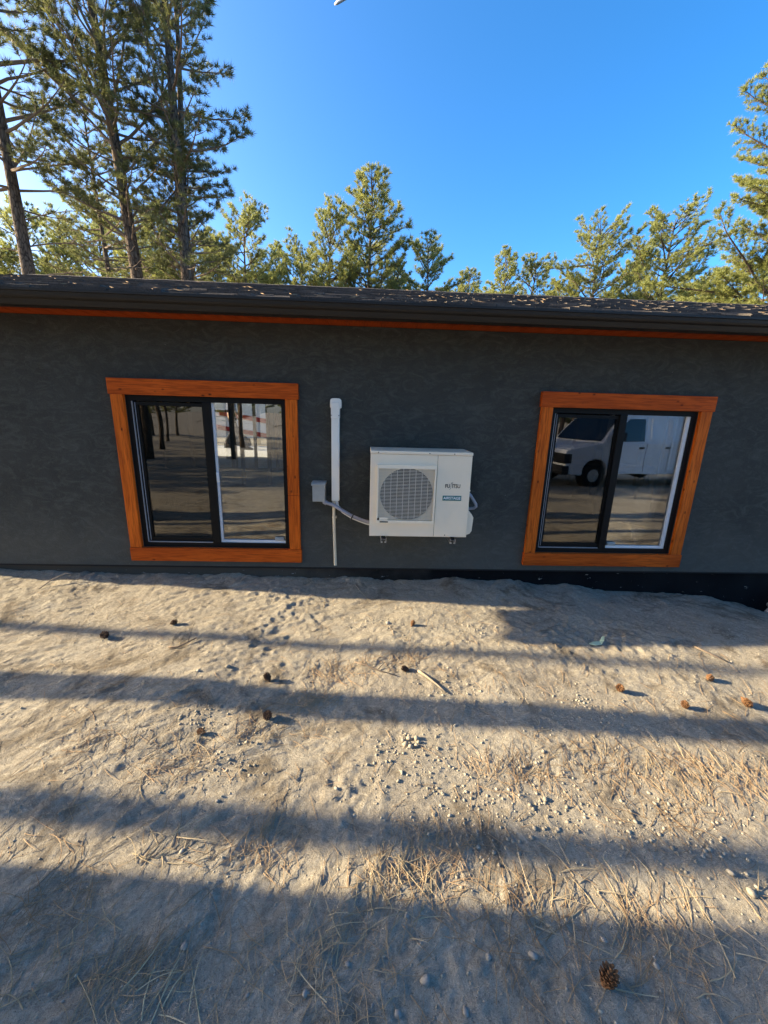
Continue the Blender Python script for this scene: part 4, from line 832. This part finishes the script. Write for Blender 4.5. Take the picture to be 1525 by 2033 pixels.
# woods behind the camera, seen only in the window glass
bk = pine(61, 14, 4.5, 2.4, .17, .55, 12, L=.26, w=.035, mat='needle_n', dense=.7, dead=6)
rb = random.Random(12); GB = 'pines behind the camera seen only as reflections'
for i in range(46):
    while True:
        x, y = rb.uniform(-34, 34), rb.uniform(-44, -9)
        if not (1.5 < x < 12 and -12 < y < -5) and not (-9 < x < 2.5 and y > -11): break
    plant(bk, x, y, 'dark pine in the woods reflected in the window glass', GB, rb.random() * 6, rb.uniform(.8, 1.15), -.05 + .045 * y - .1)
for i in range(34):
    x, y = -72 + i * 4.3 + rb.uniform(-1.5, 1.5), rb.uniform(-62, -46)
    plant(fb if i % 2 else fa, x, y, 'dense low pine at the back of the reflected woods', GB, rb.random() * 6, rb.uniform(.7, .95), -3.1, 1.5)
for x, y in ((-13, -12), (-17, -5.6), (-22, -9), (-11, -7.2), (-26, -11), (-9, -13), (-18, -13), (-6, -14), (-14, -6.4), (-23, -13), (-30, -8), (-3, -13.5), (-7.5, -6.5), (-12, -5.0), (-15, -8), (-20, -4.5), (-24, -7), (-10, -10), (-28, -5), (1.0, -9.5), (-19, -10)):
    plant(bk, x, y, 'dark pine in the woods reflected in the window glass', GB, rb.random() * 6, rb.uniform(.85, 1.1), .045 * y - .15)

# ------------------------------------------------------------------ white cargo van behind the camera, mirrored in the right window
van = empty('cargo_van', (4.80, -8.75, -.38), R(-13)); van.scale = (1.06, 1.06, 1.06); tag(van, 'white cargo van parked behind the camera, mirrored in the right window', 'van')
YN = 1.9   # near side at local y = YN (towards the house)
m = MB(); low = [(0, .38), (0, .95), (.06, 1.02), (.45, 1.10), (1.10, 1.18), (5.65, 1.22), (5.68, .42), (5.15, .38)]
def arch(cx, r=.42, z=.38, n=9): return [(cx + r * math.cos(math.pi * k / n), z + r * math.sin(math.pi * k / n) * 1.02) for k in range(n + 1)]
poly = [(0.02, .42), (0, .95), (.06, 1.03), (.45, 1.12), (1.10, 1.22), (5.66, 1.22), (5.68, .42)] + [(5.0, .40)] + arch(4.35) + [(1.5, .40)] + arch(.92) + [(.3, .40)]
m.prism(poly, 0.0, YN, 'y'); body = m.build('body', MAT['van'], van, .02)
def tw(z): return .02 + (z - 1.22) * .16
m = MB(); prof2 = [(1.08, 1.215), (1.72, 1.86), (1.95, 1.95), (3.0, 2.05), (5.45, 2.06), (5.62, 1.9), (5.66, 1.215)]
vs = [(x, tw(z), z) for x, z in prof2] + [(x, YN - tw(z), z) for x, z in prof2]; k = len(prof2)
m.add(vs, [tuple(range(k)), tuple(range(2 * k - 1, k - 1, -1))] + [(i, i + k, (i + 1) % k + k, (i + 1) % k) for i in range(k)]); m.build('cabin', MAT['van'], van, .03)
def side(pts, name, mat, off=.006, th=.004):
    m = MB(); f = [(x, YN - (tw(z) if z > 1.22 else 0) + off, z) for x, z in pts]; b = [(x, y - th - .004, z) for x, y, z in f]; n = len(pts)
    m.add(f + b, [tuple(range(n)), tuple(range(2 * n - 1, n - 1, -1))] + [(i, (i + 1) % n, (i + 1) % n + n, i + n) for i in range(n)]); return m.build(name, MAT[mat], van)
side([(1.42, 1.26), (1.83, 1.72), (1.95, 1.80), (2.42, 1.82), (2.42, 1.26)], 'side_window', 'vglass')
side([(1.16, 1.25), (1.40, 1.26), (1.80, 1.74), (1.74, 1.76)], 'windshield_pillar', 'van', .012)
m = MB(); m.add([(1.10, .14, 1.25), (1.10, YN - .14, 1.25), (1.70, YN - .20, 1.855), (1.70, .20, 1.855), (1.085, .14, 1.26), (1.085, YN - .14, 1.26), (1.685, YN - .20, 1.865), (1.685, .20, 1.865)], [(0, 1, 2, 3), (4, 5, 6, 7), (0, 1, 5, 4), (1, 2, 6, 5), (2, 3, 7, 6), (3, 0, 4, 7)]); m.build('windshield', MAT['vglass'], van)
def rim_(x0, x1, z0, z1, name):
    m = MB()
    for a, b, c, d in ((x0, x1, z1 - .03, z1), (x0, x1, z0, z0 + .03), (x0, x0 + .03, z0, z1), (x1 - .03, x1, z0, z1)):
        q = [(a, c), (b, c), (b, d), (a, d)]; f = [(x, YN - tw(z) + .014, z) for x, z in q]; g = [(x, y - .02, z) for x, y, z in f]; m.add(f + g, [(0, 1, 2, 3), (7, 6, 5, 4), (0, 1, 5, 4), (1, 2, 6, 5), (2, 3, 7, 6), (3, 0, 4, 7)])
    m.build(name, MAT['van'], van)
rim_(2.62, 3.30, 1.30, 1.84, 'window_pressing'); rim_(3.36, 4.05, 1.30, 1.84, 'window_pressing'); rim_(4.2, 5.4, 1.30, 1.84, 'window_pressing')
for x in (1.38, 2.50, 3.32, 4.10): side([(x, .45), (x + .012, .45), (x + .012, 1.21), (x, 1.21)], 'door_gap', 'vdark', .003)
for x, z in ((2.28, 1.08), (3.18, 1.05)): side([(x, z), (x + .14, z), (x + .14, z + .05), (x, z + .05)], 'door_handle', 'vdark', .02, .015)
side([(.3, .86), (5.6, .86), (5.6, .89), (.3, .89)], 'body_crease', 'van', .012, .01)
m = MB(); m.box(-.10, .12, -.01, YN + .02, .40, .62); m.build('bumper', MAT['vdark'], van, .03)
m = MB(); m.box(-.035, .0, .45, YN - .45, .66, .93); m.build('grille', MAT['vdark'], van, .01)
m = MB(); m.box(-.04, .18, YN - .42, YN + .008, .68, .93); m.build('headlight', MAT['vdark'], van, .02); m = MB(); m.box(-.04, .18, -.008, .42, .68, .93); m.build('headlight', MAT['lamp'], van, .02)
m = MB(); m.box(1.45, 1.62, YN + .02, YN + .22, 1.28, 1.50); m.build('mirror', MAT['vdark'], van, .03)
for x in (.92, 4.35):
    for y0 in (.01, YN - .25):
        wq = MB().disc((x, .37), .37, y0, y0 + .235, 28).build('wheel', MAT['tyre'], van, .03)
        r_ = MB(); r_.disc((x, .37), .20, y0 + (.20 if y0 > 1 else -.004), y0 + (.240 if y0 > 1 else .03), 20, .17); r_.build('rim', MAT['rim'], wq)
    m = MB(); q = arch(x, .435, .40, 12); q2 = arch(x, .40, .40, 12); m2 = [(a, YN + .012, b) for a, b in q] + [(a, YN + .012, b) for a, b in q2] + [(a, YN - .01, b) for a, b in q] + [(a, YN - .01, b) for a, b in q2]; n = 13
    m.add(m2, [(i, i + 1, i + 1 + n, i + n) for i in range(n - 1)] + [(i, i + 2 * n, i + 2 * n + 1, i + 1) for i in range(n - 1)] + [(i + n, i + n + 1, i + 3 * n + 1, i + 3 * n) for i in range(n - 1)]); m.build('arch_lip', MAT['van'], van)
# vapour trail, high up
D2 = Vector((-.1141, 1, 1.0)); 
def px(u, v): d = rt * ((u - 762.5) / 780) - up * ((v - 1016.5) / 780) + fw; return cam.matrix_world.translation + d.normalized() * 2500
m = MB(); m.tube([px(664, 9), px(670, 5), px(682, -3), px(700, -13)], [2.0, 6, 7, 7], 8); tag(m.build('vapour_trail', MAT['vapour'], smooth=True), 'short white vapour trail high in the blue sky at the top edge', 'vapour trail')
